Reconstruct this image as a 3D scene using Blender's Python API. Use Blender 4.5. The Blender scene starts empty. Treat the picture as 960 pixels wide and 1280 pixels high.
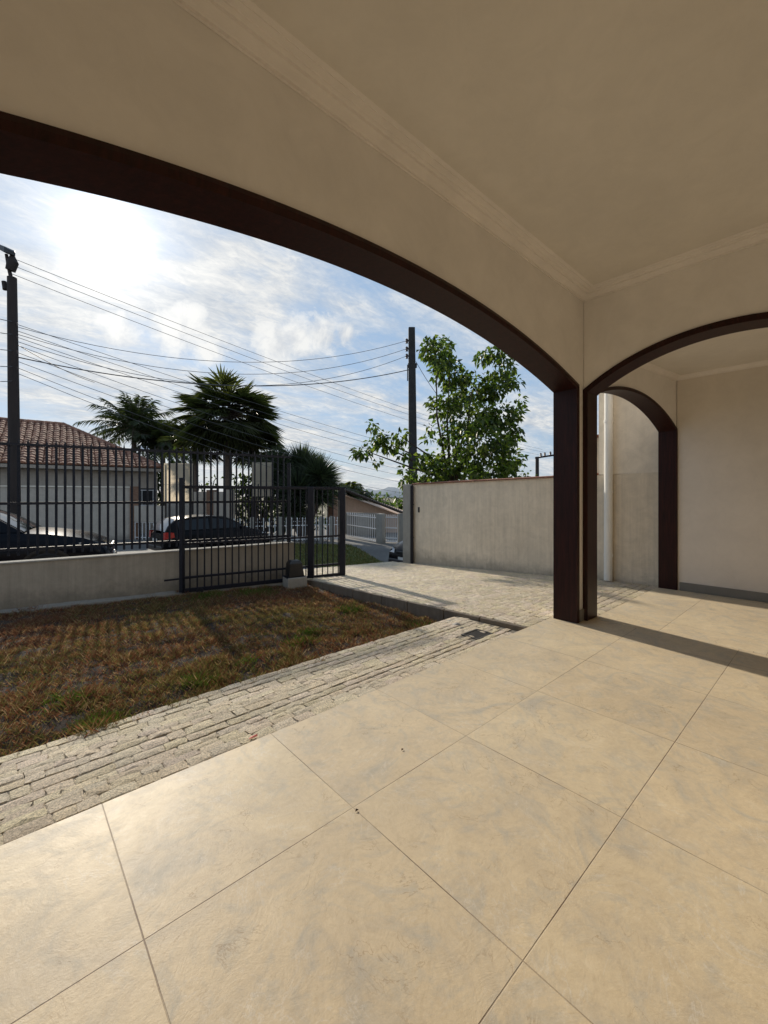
import bpy, bmesh, math, random
import numpy as np
from mathutils import Vector, Matrix, noise

RND = random.Random(11)
NP = np.random.default_rng(5)
C = bpy.context.scene.collection
rad = math.radians

# ------------------------------------------------------------------ view numbers
F, HY, TH, H = 522.0, 619.0, rad(47.9), 1.2
CT, ST = math.cos(TH), math.sin(TH)


def at(px, py, d):
    """point of the place seen at (px, py) in the photograph, d metres ahead of the camera"""
    l = (px - 480) / F
    return Vector(((CT + l * ST) * d, (ST - l * CT) * d, H - (py - HY) / F * d))


def on_ground(px, py, z):
    return at(px, py, (H - z) * F / (py - HY))


# ------------------------------------------------------------------ helpers
def tag(o, label=None, cat=None, group=None, kind=None):
    if label: o['label'] = label
    if cat: o['category'] = cat
    if group: o['group'] = group
    if kind: o['kind'] = kind
    return o


def thing(name, label, cat, loc=(0, 0, 0), rz=0.0, group=None):
    o = bpy.data.objects.new(name, None)
    o.empty_display_size = 0.2
    C.objects.link(o)
    o.location = loc
    o.rotation_euler = (0, 0, rz)
    return tag(o, label, cat, group)


def wm(o):
    m = Matrix.Translation(o.location) @ o.rotation_euler.to_matrix().to_4x4()
    return wm(o.parent) @ m if o.parent else m


def link_mesh(name, me, mat, parent=None):
    me.materials.append(mat)
    o = bpy.data.objects.new(name, me)
    C.objects.link(o)
    o.parent = parent
    return o


class MB:
    def __init__(self):
        self.v, self.f, self.sm = [], [], []

    def add(self, vs, fs, smooth=False):
        n = len(self.v)
        self.v += [Vector(p) for p in vs]
        self.f += [[i + n for i in f] for f in fs]
        self.sm += [smooth] * len(fs)
        return self

    def box(self, c, s, rz=0.0, m=None):
        c = Vector(c)
        cr, sr = math.cos(rz), math.sin(rz)
        vs = []
        for dz in (-.5, .5):
            for dx, dy in ((-.5, -.5), (.5, -.5), (.5, .5), (-.5, .5)):
                x, y, z = dx * s[0], dy * s[1], dz * s[2]
                p = c + Vector((x * cr - y * sr, x * sr + y * cr, z))
                vs.append(m @ p if m else p)
        return self.add(vs, [(3, 2, 1, 0), (4, 5, 6, 7), (0, 1, 5, 4), (1, 2, 6, 5), (2, 3, 7, 6), (3, 0, 4, 7)])

    def bx(self, x0, x1, y0, y1, z0, z1):
        return self.box(((x0 + x1) / 2, (y0 + y1) / 2, (z0 + z1) / 2), (x1 - x0, y1 - y0, z1 - z0))

    def bar(self, a, b, w, h=None):
        """square bar between two points"""
        a, b = Vector(a), Vector(b)
        h = h or w
        d = (b - a).normalized()
        up = Vector((0, 0, 1)) if abs(d.z) < .9 else Vector((ST, -CT, 0))
        s = d.cross(up).normalized()
        u = s.cross(d).normalized()
        vs = []
        for p in (a, b):
            for i, j in ((-1, -1), (1, -1), (1, 1), (-1, 1)):
                vs.append(p + s * i * w / 2 + u * j * h / 2)
        return self.add(vs, [(3, 2, 1, 0), (4, 5, 6, 7), (0, 1, 5, 4), (1, 2, 6, 5), (2, 3, 7, 6), (3, 0, 4, 7)])

    def tube(self, pts, radii, n=8, smooth=True, cap=True):
        pts = [Vector(p) for p in pts]
        if not hasattr(radii, '__len__'): radii = [radii] * len(pts)
        vs, fs = [], []
        ref = None
        for i, p in enumerate(pts):
            d = (pts[min(i + 1, len(pts) - 1)] - pts[max(i - 1, 0)]).normalized()
            if ref is None:
                ref = Vector((0, 0, 1)) if abs(d.z) < .9 else Vector((1, 0, 0))
            s = d.cross(ref).normalized()
            u = s.cross(d).normalized()
            ref = u
            for k in range(n):
                a = 2 * math.pi * k / n
                vs.append(p + (s * math.cos(a) + u * math.sin(a)) * radii[i])
        for i in range(len(pts) - 1):
            for k in range(n):
                k2 = (k + 1) % n
                fs.append((i * n + k, i * n + k2, (i + 1) * n + k2, (i + 1) * n + k))
        if cap:
            fs.append(tuple(range(n - 1, -1, -1)))
            fs.append(tuple((len(pts) - 1) * n + k for k in range(n)))
        return self.add(vs, fs, smooth)

    def lathe(self, c, prof, n=20, axis='z', smooth=True):
        c = Vector(c)
        vs, fs = [], []
        for r, h in prof:
            for k in range(n):
                a = 2 * math.pi * k / n
                q = (r * math.cos(a), r * math.sin(a), h)
                q = {'z': q, 'y': (q[0], q[2], q[1]), 'x': (q[2], q[0], q[1])}[axis]
                vs.append(c + Vector(q))
        for i in range(len(prof) - 1):
            for k in range(n):
                k2 = (k + 1) % n
                fs.append((i * n + k, i * n + k2, (i + 1) * n + k2, (i + 1) * n + k))
        fs.append(tuple(range(n)))
        fs.append(tuple((len(prof) - 1) * n + k for k in range(n)))
        return self.add(vs, fs, smooth)

    def prism(self, poly, fn, a, b):
        """2D outline extruded between a and b; fn(u, v, w) -> point"""
        n = len(poly)
        vs = [fn(u, v, a) for u, v in poly] + [fn(u, v, b) for u, v in poly]
        fs = [tuple(range(n)), tuple(range(2 * n - 1, n - 1, -1))]
        fs += [(i, i + n, (i + 1) % n + n, (i + 1) % n) for i in range(n)]
        return self.add(vs, fs)

    def build(self, name, mat, parent=None, local=False, bevel=0.0, seg=1, keep_origin=False):
        vs = self.v
        loc = None
        if parent is not None:
            if not local:
                inv = wm(parent).inverted()
                vs = [inv @ p for p in vs]
        elif not keep_origin:
            loc = Vector((sum(p.x for p in vs) / len(vs), sum(p.y for p in vs) / len(vs), min(p.z for p in vs)))
            vs = [p - loc for p in vs]
        me = bpy.data.meshes.new(name)
        me.from_pydata([tuple(p) for p in vs], [], self.f)
        bm = bmesh.new()
        bm.from_mesh(me)
        bmesh.ops.recalc_face_normals(bm, faces=bm.faces)
        big = [f for f in bm.faces if len(f.verts) > 4]
        if big: bmesh.ops.triangulate(bm, faces=big)
        bm.to_mesh(me)
        bm.free()
        if any(self.sm):
            # triangulation may append faces; smooth by angle instead
            for p in me.polygons: p.use_smooth = True
            me.set_sharp_from_angle(angle=rad(40))
        o = link_mesh(name, me, mat, parent)
        if loc is not None: o.location = loc
        if bevel:
            m = o.modifiers.new('bevel', 'BEVEL')
            m.width, m.segments, m.limit_method = bevel, seg, 'ANGLE'
        return o


def blades(name, P, D, N, L, W, col, mat, parent=None, wide=.4, fold=.12, droop=0.0):
    """many leaf-shaped blades: base P, direction D, face normal N, length L, width W, colour per blade"""
    P, D, N = (np.asarray(a, dtype=np.float64) for a in (P, D, N))
    n = len(P)
    L = np.broadcast_to(np.asarray(L, float), (n,))[:, None]
    W = np.broadcast_to(np.asarray(W, float), (n,))[:, None]
    D = D / np.maximum(np.linalg.norm(D, axis=1, keepdims=True), 1e-6)
    S = np.cross(D, N)
    S = S / np.maximum(np.linalg.norm(S, axis=1, keepdims=True), 1e-6)
    N = np.cross(S, D)
    mid = P + D * L * wide
    tip = P + D * L
    tip[:, 2] -= (L[:, 0] * droop)
    V = np.stack([P, mid + S * W * .5 + N * W * fold, tip, mid - S * W * .5 + N * W * fold], axis=1).reshape(-1, 3)
    if parent is not None:
        inv = np.array(wm(parent).inverted())
        V = V @ inv[:3, :3].T + inv[:3, 3]
    base = np.arange(n)[:, None] * 4
    loops = np.concatenate([base + np.array([[0, 1, 2]]), base + np.array([[0, 2, 3]])], axis=1).reshape(-1)
    me = bpy.data.meshes.new(name)
    me.vertices.add(len(V))
    me.vertices.foreach_set('co', V.reshape(-1))
    me.loops.add(len(loops))
    me.loops.foreach_set('vertex_index', loops)
    me.polygons.add(2 * n)
    me.polygons.foreach_set('loop_start', np.arange(2 * n) * 3)
    me.polygons.foreach_set('loop_total', np.full(2 * n, 3))
    me.update()
    me.validate()
    ca = me.color_attributes.new('Col', 'FLOAT_COLOR', 'POINT')
    cc = np.ones((n, 4, 4))
    cc[:, :, :3] = np.asarray(col)[:, None, :]
    ca.data.foreach_set('color', cc.reshape(-1))
    return link_mesh(name, me, mat, parent)


def rand_unit(n):
    v = NP.normal(size=(n, 3))
    return v / np.linalg.norm(v, axis=1, keepdims=True)


# ------------------------------------------------------------------ materials
def new_mat(name):
    m = bpy.data.materials.new(name)
    m.use_nodes = True
    nt = m.node_tree
    return m, nt, nt.nodes['Principled BSDF']


def nd(nt, t, **kw):
    n = nt.nodes.new(t)
    for k, v in kw.items():
        if k.startswith('i_'):
            n.inputs[k[2:].replace('_', ' ')].default_value = v
        else:
            setattr(n, k, v)
    return n


def ramp(nt, stops):
    r = nt.nodes.new('ShaderNodeValToRGB')
    e = r.color_ramp.elements
    while len(e) < len(stops): e.new(.5)
    for el, (p, c) in zip(e, stops):
        el.position = p
        el.color = (*c, 1) if len(c) == 3 else c
    return r


def mix(nt, fac, a, b, mode='MIX'):
    m = nt.nodes.new('ShaderNodeMix')
    m.data_type, m.blend_type = 'RGBA', mode
    for sock, v in ((m.inputs[0], fac), (m.inputs[6], a), (m.inputs[7], b)):
        if hasattr(v, 'is_linked'): nt.links.new(v, sock)
        elif isinstance(v, (int, float)): sock.default_value = v
        else: sock.default_value = (*v, 1)
    return m.outputs[2]


def math_n(nt, op, a, b=None, clamp=False):
    m = nt.nodes.new('ShaderNodeMath')
    m.operation, m.use_clamp = op, clamp
    for s, v in ((m.inputs[0], a), (m.inputs[1], b)):
        if v is None: continue
        if hasattr(v, 'is_linked'): nt.links.new(v, s)
        else: s.default_value = v
    return m.outputs[0]


def basic(name, col, rough=.6, var=.15, scale=6, bump=.15, bscale=80, metal=0.0, spec=.5, coat=0.0, stretch=(1, 1, 1)):
    m, nt, b = new_mat(name)
    tc = nd(nt, 'ShaderNodeTexCoord')
    mp = nd(nt, 'ShaderNodeMapping')
    mp.inputs['Scale'].default_value = stretch
    nt.links.new(tc.outputs['Object'], mp.inputs['Vector'])
    n1 = nd(nt, 'ShaderNodeTexNoise', i_Scale=scale, i_Detail=7, i_Roughness=.62)
    nt.links.new(mp.outputs[0], n1.inputs['Vector'])
    lo = tuple(c * (1 - var) for c in col)
    hi = tuple(min(1, c * (1 + var)) for c in col)
    r = ramp(nt, [(.3, lo), (.7, hi)])
    nt.links.new(n1.outputs[0], r.inputs[0])
    nt.links.new(r.outputs[0], b.inputs['Base Color'])
    b.inputs['Roughness'].default_value = rough
    b.inputs['Metallic'].default_value = metal
    b.inputs['Specular IOR Level'].default_value = spec
    b.inputs['Coat Weight'].default_value = coat
    if bump:
        n2 = nd(nt, 'ShaderNodeTexNoise', i_Scale=bscale, i_Detail=4)
        nt.links.new(mp.outputs[0], n2.inputs['Vector'])
        bp = nd(nt, 'ShaderNodeBump', i_Strength=bump, i_Distance=.01)
        nt.links.new(n2.outputs[0], bp.inputs['Height'])
        nt.links.new(bp.outputs[0], b.inputs['Normal'])
    return m


def leaf_mat(name, rough=.5, trans=.35, gain=1.0, tint=(1.5, 1.6, .7)):
    m, nt, b = new_mat(name)
    a = nd(nt, 'ShaderNodeAttribute', attribute_name='Col')
    nt.links.new(a.outputs['Color'], b.inputs['Base Color'])
    b.inputs['Roughness'].default_value = rough
    b.inputs['Specular IOR Level'].default_value = .3
    t = nd(nt, 'ShaderNodeBsdfTranslucent')
    g = mix(nt, 1.0, a.outputs['Color'], tuple(q * gain for q in tint), 'MULTIPLY')
    nt.links.new(g, t.inputs['Color'])
    ms = nd(nt, 'ShaderNodeMixShader')
    ms.inputs[0].default_value = trans
    out = nt.nodes['Material Output']
    nt.links.new(b.outputs[0], ms.inputs[1])
    nt.links.new(t.outputs[0], ms.inputs[2])
    nt.links.new(ms.outputs[0], out.inputs['Surface'])
    return m


def floor_mat():
    m, nt, b = new_mat('porcelain_tile')
    L = nt.links
    tc = nd(nt, 'ShaderNodeTexCoord')
    sep = nd(nt, 'ShaderNodeSeparateXYZ')
    L.new(tc.outputs['Object'], sep.inputs[0])
    T = .712
    # wobble a little so the joints are not ruler-straight
    wob = nd(nt, 'ShaderNodeTexNoise', i_Scale=14.0, i_Detail=3)
    L.new(tc.outputs['Object'], wob.inputs['Vector'])
    wv = math_n(nt, 'MULTIPLY', math_n(nt, 'SUBTRACT', wob.outputs[0], .5), .0014)
    ds, ids = [], []
    for ax in (0, 1):
        q = math_n(nt, 'DIVIDE', math_n(nt, 'ADD', sep.outputs[ax], wv), T)
        fr = math_n(nt, 'FRACT', q)
        d = math_n(nt, 'MINIMUM', fr, math_n(nt, 'SUBTRACT', 1.0, fr))
        ds.append(math_n(nt, 'MULTIPLY', d, T))
        ids.append(math_n(nt, 'FLOOR', q))
    d = math_n(nt, 'MINIMUM', ds[0], ds[1])
    joint = nd(nt, 'ShaderNodeMapRange', interpolation_type='SMOOTHSTEP')
    joint.inputs[1].default_value, joint.inputs[2].default_value = .0009, .0022
    joint.inputs[3].default_value, joint.inputs[4].default_value = 1, 0
    L.new(d, joint.inputs[0])
    comb = nd(nt, 'ShaderNodeCombineXYZ')
    L.new(ids[0], comb.inputs[0]); L.new(ids[1], comb.inputs[1])
    wn = nd(nt, 'ShaderNodeTexWhiteNoise', noise_dimensions='3D')
    L.new(comb.outputs[0], wn.inputs['Vector'])
    # every tile carries its own piece of the stone pattern
    off = nd(nt, 'ShaderNodeVectorMath', operation='MULTIPLY_ADD')
    L.new(wn.outputs['Color'], off.inputs[0])
    off.inputs[1].default_value = (9, 9, 9)
    L.new(tc.outputs['Object'], off.inputs[2])
    big = nd(nt, 'ShaderNodeTexNoise', i_Scale=3.2, i_Detail=9, i_Roughness=.62, i_Distortion=1.4)
    L.new(off.outputs[0], big.inputs['Vector'])
    r1 = ramp(nt, [(.30, (.49, .43, .335)), (.46, (.585, .49, .345)), (.62, (.63, .525, .362)), (.78, (.665, .57, .415))])
    L.new(big.outputs[0], r1.inputs[0])
    grey = nd(nt, 'ShaderNodeTexNoise', i_Scale=3.6, i_Detail=10, i_Roughness=.66, i_Distortion=3.0)
    L.new(off.outputs[0], grey.inputs['Vector'])
    rg = ramp(nt, [(.50, (0, 0, 0)), (.70, (.52, .52, .52))])
    L.new(grey.outputs[0], rg.inputs[0])
    c1 = mix(nt, rg.outputs[0], r1.outputs[0], (.375, .38, .355))
    # brown hair veins
    vein = nd(nt, 'ShaderNodeTexNoise', i_Scale=3.8, i_Detail=6, i_Roughness=.55, i_Distortion=3.2)
    L.new(off.outputs[0], vein.inputs['Vector'])
    vd = math_n(nt, 'ABSOLUTE', math_n(nt, 'SUBTRACT', vein.outputs[0], .5))
    rv = ramp(nt, [(.0, (.55, .55, .55)), (.012, (0, 0, 0))])
    L.new(vd, rv.inputs[0])
    brk = nd(nt, 'ShaderNodeTexNoise', i_Scale=6.0, i_Detail=2)
    L.new(off.outputs[0], brk.inputs['Vector'])
    rb = ramp(nt, [(.52, (0, 0, 0)), (.66, (1, 1, 1))])
    L.new(brk.outputs[0], rb.inputs[0])
    vf = math_n(nt, 'MULTIPLY', rv.outputs[0], rb.outputs[0])
    c2 = mix(nt, vf, c1, (.27, .18, .10))
    # dust and specks
    sp = nd(nt, 'ShaderNodeTexVoronoi', i_Scale=11.0, i_Randomness=1.0)
    L.new(tc.outputs['Object'], sp.inputs['Vector'])
    rs = ramp(nt, [(.018, (1, 1, 1)), (.03, (0, 0, 0))])
    L.new(sp.outputs['Distance'], rs.inputs[0])
    sel = nd(nt, 'ShaderNodeSeparateColor')
    L.new(sp.outputs['Color'], sel.inputs[0])
    on = math_n(nt, 'GREATER_THAN', sel.outputs[0], .80)
    c3 = mix(nt, math_n(nt, 'MULTIPLY', math_n(nt, 'MULTIPLY', rs.outputs[0], on), .75), c2, (.10, .07, .05))
    gr = nd(nt, 'ShaderNodeTexNoise', i_Scale=55.0, i_Detail=6, i_Roughness=.8)
    L.new(tc.outputs['Object'], gr.inputs['Vector'])
    rgr = ramp(nt, [(.3, (.93, .93, .93)), (.7, (1.06, 1.06, 1.06))])
    L.new(gr.outputs[0], rgr.inputs[0])
    lv = nd(nt, 'ShaderNodeTexNoise', i_Scale=2.6, i_Detail=7, i_Roughness=.6, i_Distortion=4.5)
    L.new(off.outputs[0], lv.inputs['Vector'])
    rlv = ramp(nt, [(0, (.5, .5, .5)), (.016, (0, 0, 0))])
    L.new(math_n(nt, 'ABSOLUTE', math_n(nt, 'SUBTRACT', lv.outputs[0], .47)), rlv.inputs[0])
    rb2 = ramp(nt, [(.40, (1, 1, 1)), (.52, (0, 0, 0))])
    L.new(brk.outputs[0], rb2.inputs[0])
    c3 = mix(nt, math_n(nt, 'MULTIPLY', rlv.outputs[0], rb2.outputs[0]), c3, (.66, .62, .55))
    c3 = mix(nt, 1.0, c3, rgr.outputs[0], 'MULTIPLY')
    sm = nd(nt, 'ShaderNodeTexNoise', i_Scale=7.0, i_Detail=8, i_Roughness=.7, i_Distortion=5.0)
    L.new(off.outputs[0], sm.inputs['Vector'])
    rsm = ramp(nt, [(.36, (.94, .93, .92)), (.5, (1, 1, 1)), (.66, (1.04, 1.043, 1.05))])
    L.new(sm.outputs[0], rsm.inputs[0])
    c3 = mix(nt, 1.0, c3, rsm.outputs[0], 'MULTIPLY')
    # slow drift of dirt across the whole floor, not tile by tile
    dr = nd(nt, 'ShaderNodeTexNoise', i_Scale=.8, i_Detail=5, i_Roughness=.6)
    L.new(tc.outputs['Object'], dr.inputs['Vector'])
    rdr = ramp(nt, [(.3, (.88, .87, .86)), (.7, (1.06, 1.06, 1.05))])
    L.new(dr.outputs[0], rdr.inputs[0])
    c3 = mix(nt, 1.0, c3, rdr.outputs[0], 'MULTIPLY')
    tv = mix(nt, .025, c3, wn.outputs['Value'], 'OVERLAY')
    jd = nd(nt, 'ShaderNodeTexNoise', i_Scale=2.5, i_Detail=6)
    L.new(tc.outputs['Object'], jd.inputs['Vector'])
    jf = math_n(nt, 'MULTIPLY', joint.outputs[0], math_n(nt, 'SUBTRACT', math_n(nt, 'MULTIPLY', jd.outputs[0], 2.6), .55), clamp=True)
    c4 = mix(nt, jf, tv, (.19, .135, .095))
    L.new(c4, b.inputs['Base Color'])
    rr = nd(nt, 'ShaderNodeMapRange')
    rr.inputs[3].default_value, rr.inputs[4].default_value = .43, .62
    L.new(grey.outputs[0], rr.inputs[0])
    L.new(rr.outputs[0], b.inputs['Roughness'])
    b.inputs['Specular IOR Level'].default_value = .28
    fine = nd(nt, 'ShaderNodeTexNoise', i_Scale=160.0, i_Detail=4)
    L.new(tc.outputs['Object'], fine.inputs['Vector'])
    sw = nd(nt, 'ShaderNodeTexNoise', i_Scale=9.0, i_Detail=7, i_Roughness=.66, i_Distortion=6.0)
    L.new(off.outputs[0], sw.inputs['Vector'])
    hgt = math_n(nt, 'SUBTRACT', math_n(nt, 'ADD', math_n(nt, 'MULTIPLY', fine.outputs[0], .14), math_n(nt, 'ADD', math_n(nt, 'MULTIPLY', sw.outputs[0], .28), math_n(nt, 'MULTIPLY', big.outputs[0], .5))), math_n(nt, 'MULTIPLY', joint.outputs[0], .9))
    bp = nd(nt, 'ShaderNodeBump', i_Strength=.42, i_Distance=.006)
    L.new(hgt, bp.inputs['Height'])
    L.new(bp.outputs[0], b.inputs['Normal'])
    return m


def plaster_mat(name, col, dirt=.0, streak=.0, bump=.12, rough=.85):
    """painted plaster with trowel marks, faint patches and, where asked, rain streaks and a stained foot"""
    m, nt, b = new_mat(name)
    L = nt.links
    tc = nd(nt, 'ShaderNodeTexCoord')
    n1 = nd(nt, 'ShaderNodeTexNoise', i_Scale=1.7, i_Detail=7, i_Roughness=.6)
    L.new(tc.outputs['Object'], n1.inputs['Vector'])
    r = ramp(nt, [(.3, tuple(c * .93 for c in col)), (.7, tuple(c * 1.05 for c in col))])
    L.new(n1.outputs[0], r.inputs[0])
    n6 = nd(nt, 'ShaderNodeTexNoise', i_Scale=5.0, i_Detail=9, i_Roughness=.72, i_Distortion=.8)
    L.new(tc.outputs['Object'], n6.inputs['Vector'])
    pv = .10 if (streak or dirt) else .035
    r6 = ramp(nt, [(.36, (1 - pv,) * 3), (.62, (1 + pv * .5,) * 3)])
    L.new(n6.outputs[0], r6.inputs[0])
    c = mix(nt, 1.0, r.outputs[0], r6.outputs[0], 'MULTIPLY')
    if streak:
        mp = nd(nt, 'ShaderNodeMapping')
        mp.inputs['Scale'].default_value = (9, 9, .45)
        L.new(tc.outputs['Object'], mp.inputs['Vector'])
        n2 = nd(nt, 'ShaderNodeTexNoise', i_Scale=2.0, i_Detail=8, i_Roughness=.7)
        L.new(mp.outputs[0], n2.inputs['Vector'])
        r2 = ramp(nt, [(.42, (0, 0, 0)), (.72, (streak,) * 3)])
        L.new(n2.outputs[0], r2.inputs[0])
        c = mix(nt, r2.outputs[0], c, tuple(q * .42 for q in col))
    if dirt:
        sep = nd(nt, 'ShaderNodeSeparateXYZ')
        L.new(tc.outputs['Object'], sep.inputs[0])
        n3 = nd(nt, 'ShaderNodeTexNoise', i_Scale=4.5, i_Detail=9, i_Roughness=.72)
        L.new(tc.outputs['Object'], n3.inputs['Vector'])
        hz = math_n(nt, 'SUBTRACT', math_n(nt, 'MULTIPLY', n3.outputs[0], 1.05), math_n(nt, 'MULTIPLY', math_n(nt, 'ADD', sep.outputs[2], -.02), 1.7))
        r3 = ramp(nt, [(.05, (0, 0, 0)), (.42, (dirt,) * 3)])
        L.new(hz, r3.inputs[0])
        c = mix(nt, r3.outputs[0], c, (.055, .05, .042))
    L.new(c, b.inputs['Base Color'])
    b.inputs['Roughness'].default_value = rough
    b.inputs['Specular IOR Level'].default_value = .25
    n4 = nd(nt, 'ShaderNodeTexNoise', i_Scale=60.0, i_Detail=7, i_Roughness=.7)
    L.new(tc.outputs['Object'], n4.inputs['Vector'])
    n5 = nd(nt, 'ShaderNodeTexNoise', i_Scale=9.0, i_Detail=3)
    L.new(tc.outputs['Object'], n5.inputs['Vector'])
    bp = nd(nt, 'ShaderNodeBump', i_Strength=bump, i_Distance=.008)
    L.new(math_n(nt, 'ADD', math_n(nt, 'MULTIPLY', n4.outputs[0], .5), n5.outputs[0]), bp.inputs['Height'])
    L.new(bp.outputs[0], b.inputs['Normal'])
    return m


def stone_mat():
    m, nt, b = new_mat('paver_stone')
    L = nt.links
    a = nd(nt, 'ShaderNodeAttribute', attribute_name='Col')
    tc = nd(nt, 'ShaderNodeTexCoord')
    n = nd(nt, 'ShaderNodeTexNoise', i_Scale=110.0, i_Detail=6, i_Roughness=.85)
    L.new(tc.outputs['Object'], n.inputs['Vector'])
    r = ramp(nt, [(.36, (.34, .33, .32)), (.5, (.95, .94, .92)), (.64, (1.55, 1.5, 1.4))])
    L.new(n.outputs[0], r.inputs[0])
    L.new(mix(nt, 1, a.outputs['Color'], r.outputs[0], 'MULTIPLY'), b.inputs['Base Color'])
    b.inputs['Roughness'].default_value = .72
    b.inputs['Specular IOR Level'].default_value = .4
    bp = nd(nt, 'ShaderNodeBump', i_Strength=.75, i_Distance=.012)
    L.new(n.outputs[0], bp.inputs['Height'])
    L.new(bp.outputs[0], b.inputs['Normal'])
    return m


def brick_mat():
    m, nt, b = new_mat('brown_brick')
    L = nt.links
    tc = nd(nt, 'ShaderNodeTexCoord')
    mp = nd(nt, 'ShaderNodeMapping')
    mp.inputs['Rotation'].default_value = (rad(90), 0, 0)
    L.new(tc.outputs['Object'], mp.inputs['Vector'])
    bt = nd(nt, 'ShaderNodeTexBrick')
    bt.inputs['Color1'].default_value = (.20, .10, .06, 1)
    bt.inputs['Color2'].default_value = (.27, .15, .09, 1)
    bt.inputs['Mortar'].default_value = (.16, .13, .11, 1)
    bt.inputs['Scale'].default_value = 4.5
    L.new(mp.outputs[0], bt.inputs['Vector'])
    L.new(bt.outputs[0], b.inputs['Base Color'])
    b.inputs['Roughness'].default_value = .85
    return m


def wood_mat():
    m, nt, b = new_mat('dark_varnished_wood')
    L = nt.links
    tc = nd(nt, 'ShaderNodeTexCoord')
    mp = nd(nt, 'ShaderNodeMapping')
    mp.inputs['Scale'].default_value = (10, 10, .8)
    L.new(tc.outputs['Object'], mp.inputs['Vector'])
    n = nd(nt, 'ShaderNodeTexNoise', i_Scale=4.0, i_Detail=9, i_Roughness=.65, i_Distortion=.6)
    L.new(mp.outputs[0], n.inputs['Vector'])
    r = ramp(nt, [(.3, (.014, .0055, .005)), (.55, (.030, .0088, .0075)), (.75, (.050, .0135, .0105))])
    L.new(n.outputs[0], r.inputs[0])
    L.new(r.outputs[0], b.inputs['Base Color'])
    b.inputs['Roughness'].default_value = .45
    b.inputs['Specular IOR Level'].default_value = .2
    bp = nd(nt, 'ShaderNodeBump', i_Strength=.12, i_Distance=.004)
    L.new(n.outputs[0], bp.inputs['Height'])
    L.new(bp.outputs[0], b.inputs['Normal'])
    return m


def glass_mat(name, col=(.02, .025, .03)):
    m, nt, b = new_mat(name)
    b.inputs['Base Color'].default_value = (*col, 1)
    b.inputs['Roughness'].default_value = .06
    b.inputs['Specular IOR Level'].default_value = .2
    return m


def asphalt_mat():
    m, nt, b = new_mat('worn_asphalt')
    L = nt.links
    tc = nd(nt, 'ShaderNodeTexCoord')
    n = nd(nt, 'ShaderNodeTexNoise', i_Scale=.5, i_Detail=9, i_Roughness=.65)
    L.new(tc.outputs['Object'], n.inputs['Vector'])
    n2 = nd(nt, 'ShaderNodeTexNoise', i_Scale=26.0, i_Detail=6, i_Roughness=.8)
    L.new(tc.outputs['Object'], n2.inputs['Vector'])
    r = ramp(nt, [(.35, (.085, .083, .08)), (.65, (.15, .145, .14))])
    L.new(n.outputs[0], r.inputs[0])
    r2 = ramp(nt, [(.35, (.55, .55, .55)), (.7, (1.5, 1.48, 1.42))])
    L.new(n2.outputs[0], r2.inputs[0])
    L.new(mix(nt, 1, r.outputs[0], r2.outputs[0], 'MULTIPLY'), b.inputs['Base Color'])
    b.inputs['Roughness'].default_value = .8
    bp = nd(nt, 'ShaderNodeBump', i_Strength=.6, i_Distance=.02)
    L.new(n2.outputs[0], bp.inputs['Height'])
    L.new(bp.outputs[0], b.inputs['Normal'])
    return m


def soil_mat(name, a, c, d):
    m, nt, b = new_mat(name)
    L = nt.links
    tc = nd(nt, 'ShaderNodeTexCoord')
    n = nd(nt, 'ShaderNodeTexNoise', i_Scale=2.2, i_Detail=10, i_Roughness=.72)
    L.new(tc.outputs['Object'], n.inputs['Vector'])
    r = ramp(nt, [(.3, a), (.5, c), (.7, d)])
    L.new(n.outputs[0], r.inputs[0])
    L.new(r.outputs[0], b.inputs['Base Color'])
    b.inputs['Roughness'].default_value = .95
    n2 = nd(nt, 'ShaderNodeTexNoise', i_Scale=30.0, i_Detail=8, i_Roughness=.8)
    L.new(tc.outputs['Object'], n2.inputs['Vector'])
    bp = nd(nt, 'ShaderNodeBump', i_Strength=.9, i_Distance=.03)
    L.new(n2.outputs[0], bp.inputs['Height'])
    L.new(bp.outputs[0], b.inputs['Normal'])
    return m


def panel_mat():
    m, nt, b = new_mat('pale_translucent_board')
    b.inputs['Base Color'].default_value = (.82, .74, .60, 1)
    b.inputs['Roughness'].default_value = .6
    n = nd(nt, 'ShaderNodeTexNoise', i_Scale=3.0, i_Detail=6)
    r = ramp(nt, [(.3, (.70, .60, .45)), (.7, (.80, .70, .54))])
    nt.links.new(n.outputs[0], r.inputs[0])
    nt.links.new(r.outputs[0], b.inputs['Base Color'])
    t = nd(nt, 'ShaderNodeBsdfTranslucent')
    nt.links.new(r.outputs[0], t.inputs['Color'])
    ms = nd(nt, 'ShaderNodeMixShader')
    ms.inputs[0].default_value = .70
    nt.links.new(b.outputs[0], ms.inputs[1]); nt.links.new(t.outputs[0], ms.inputs[2])
    nt.links.new(ms.outputs[0], nt.nodes['Material Output'].inputs['Surface'])
    return m


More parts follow.
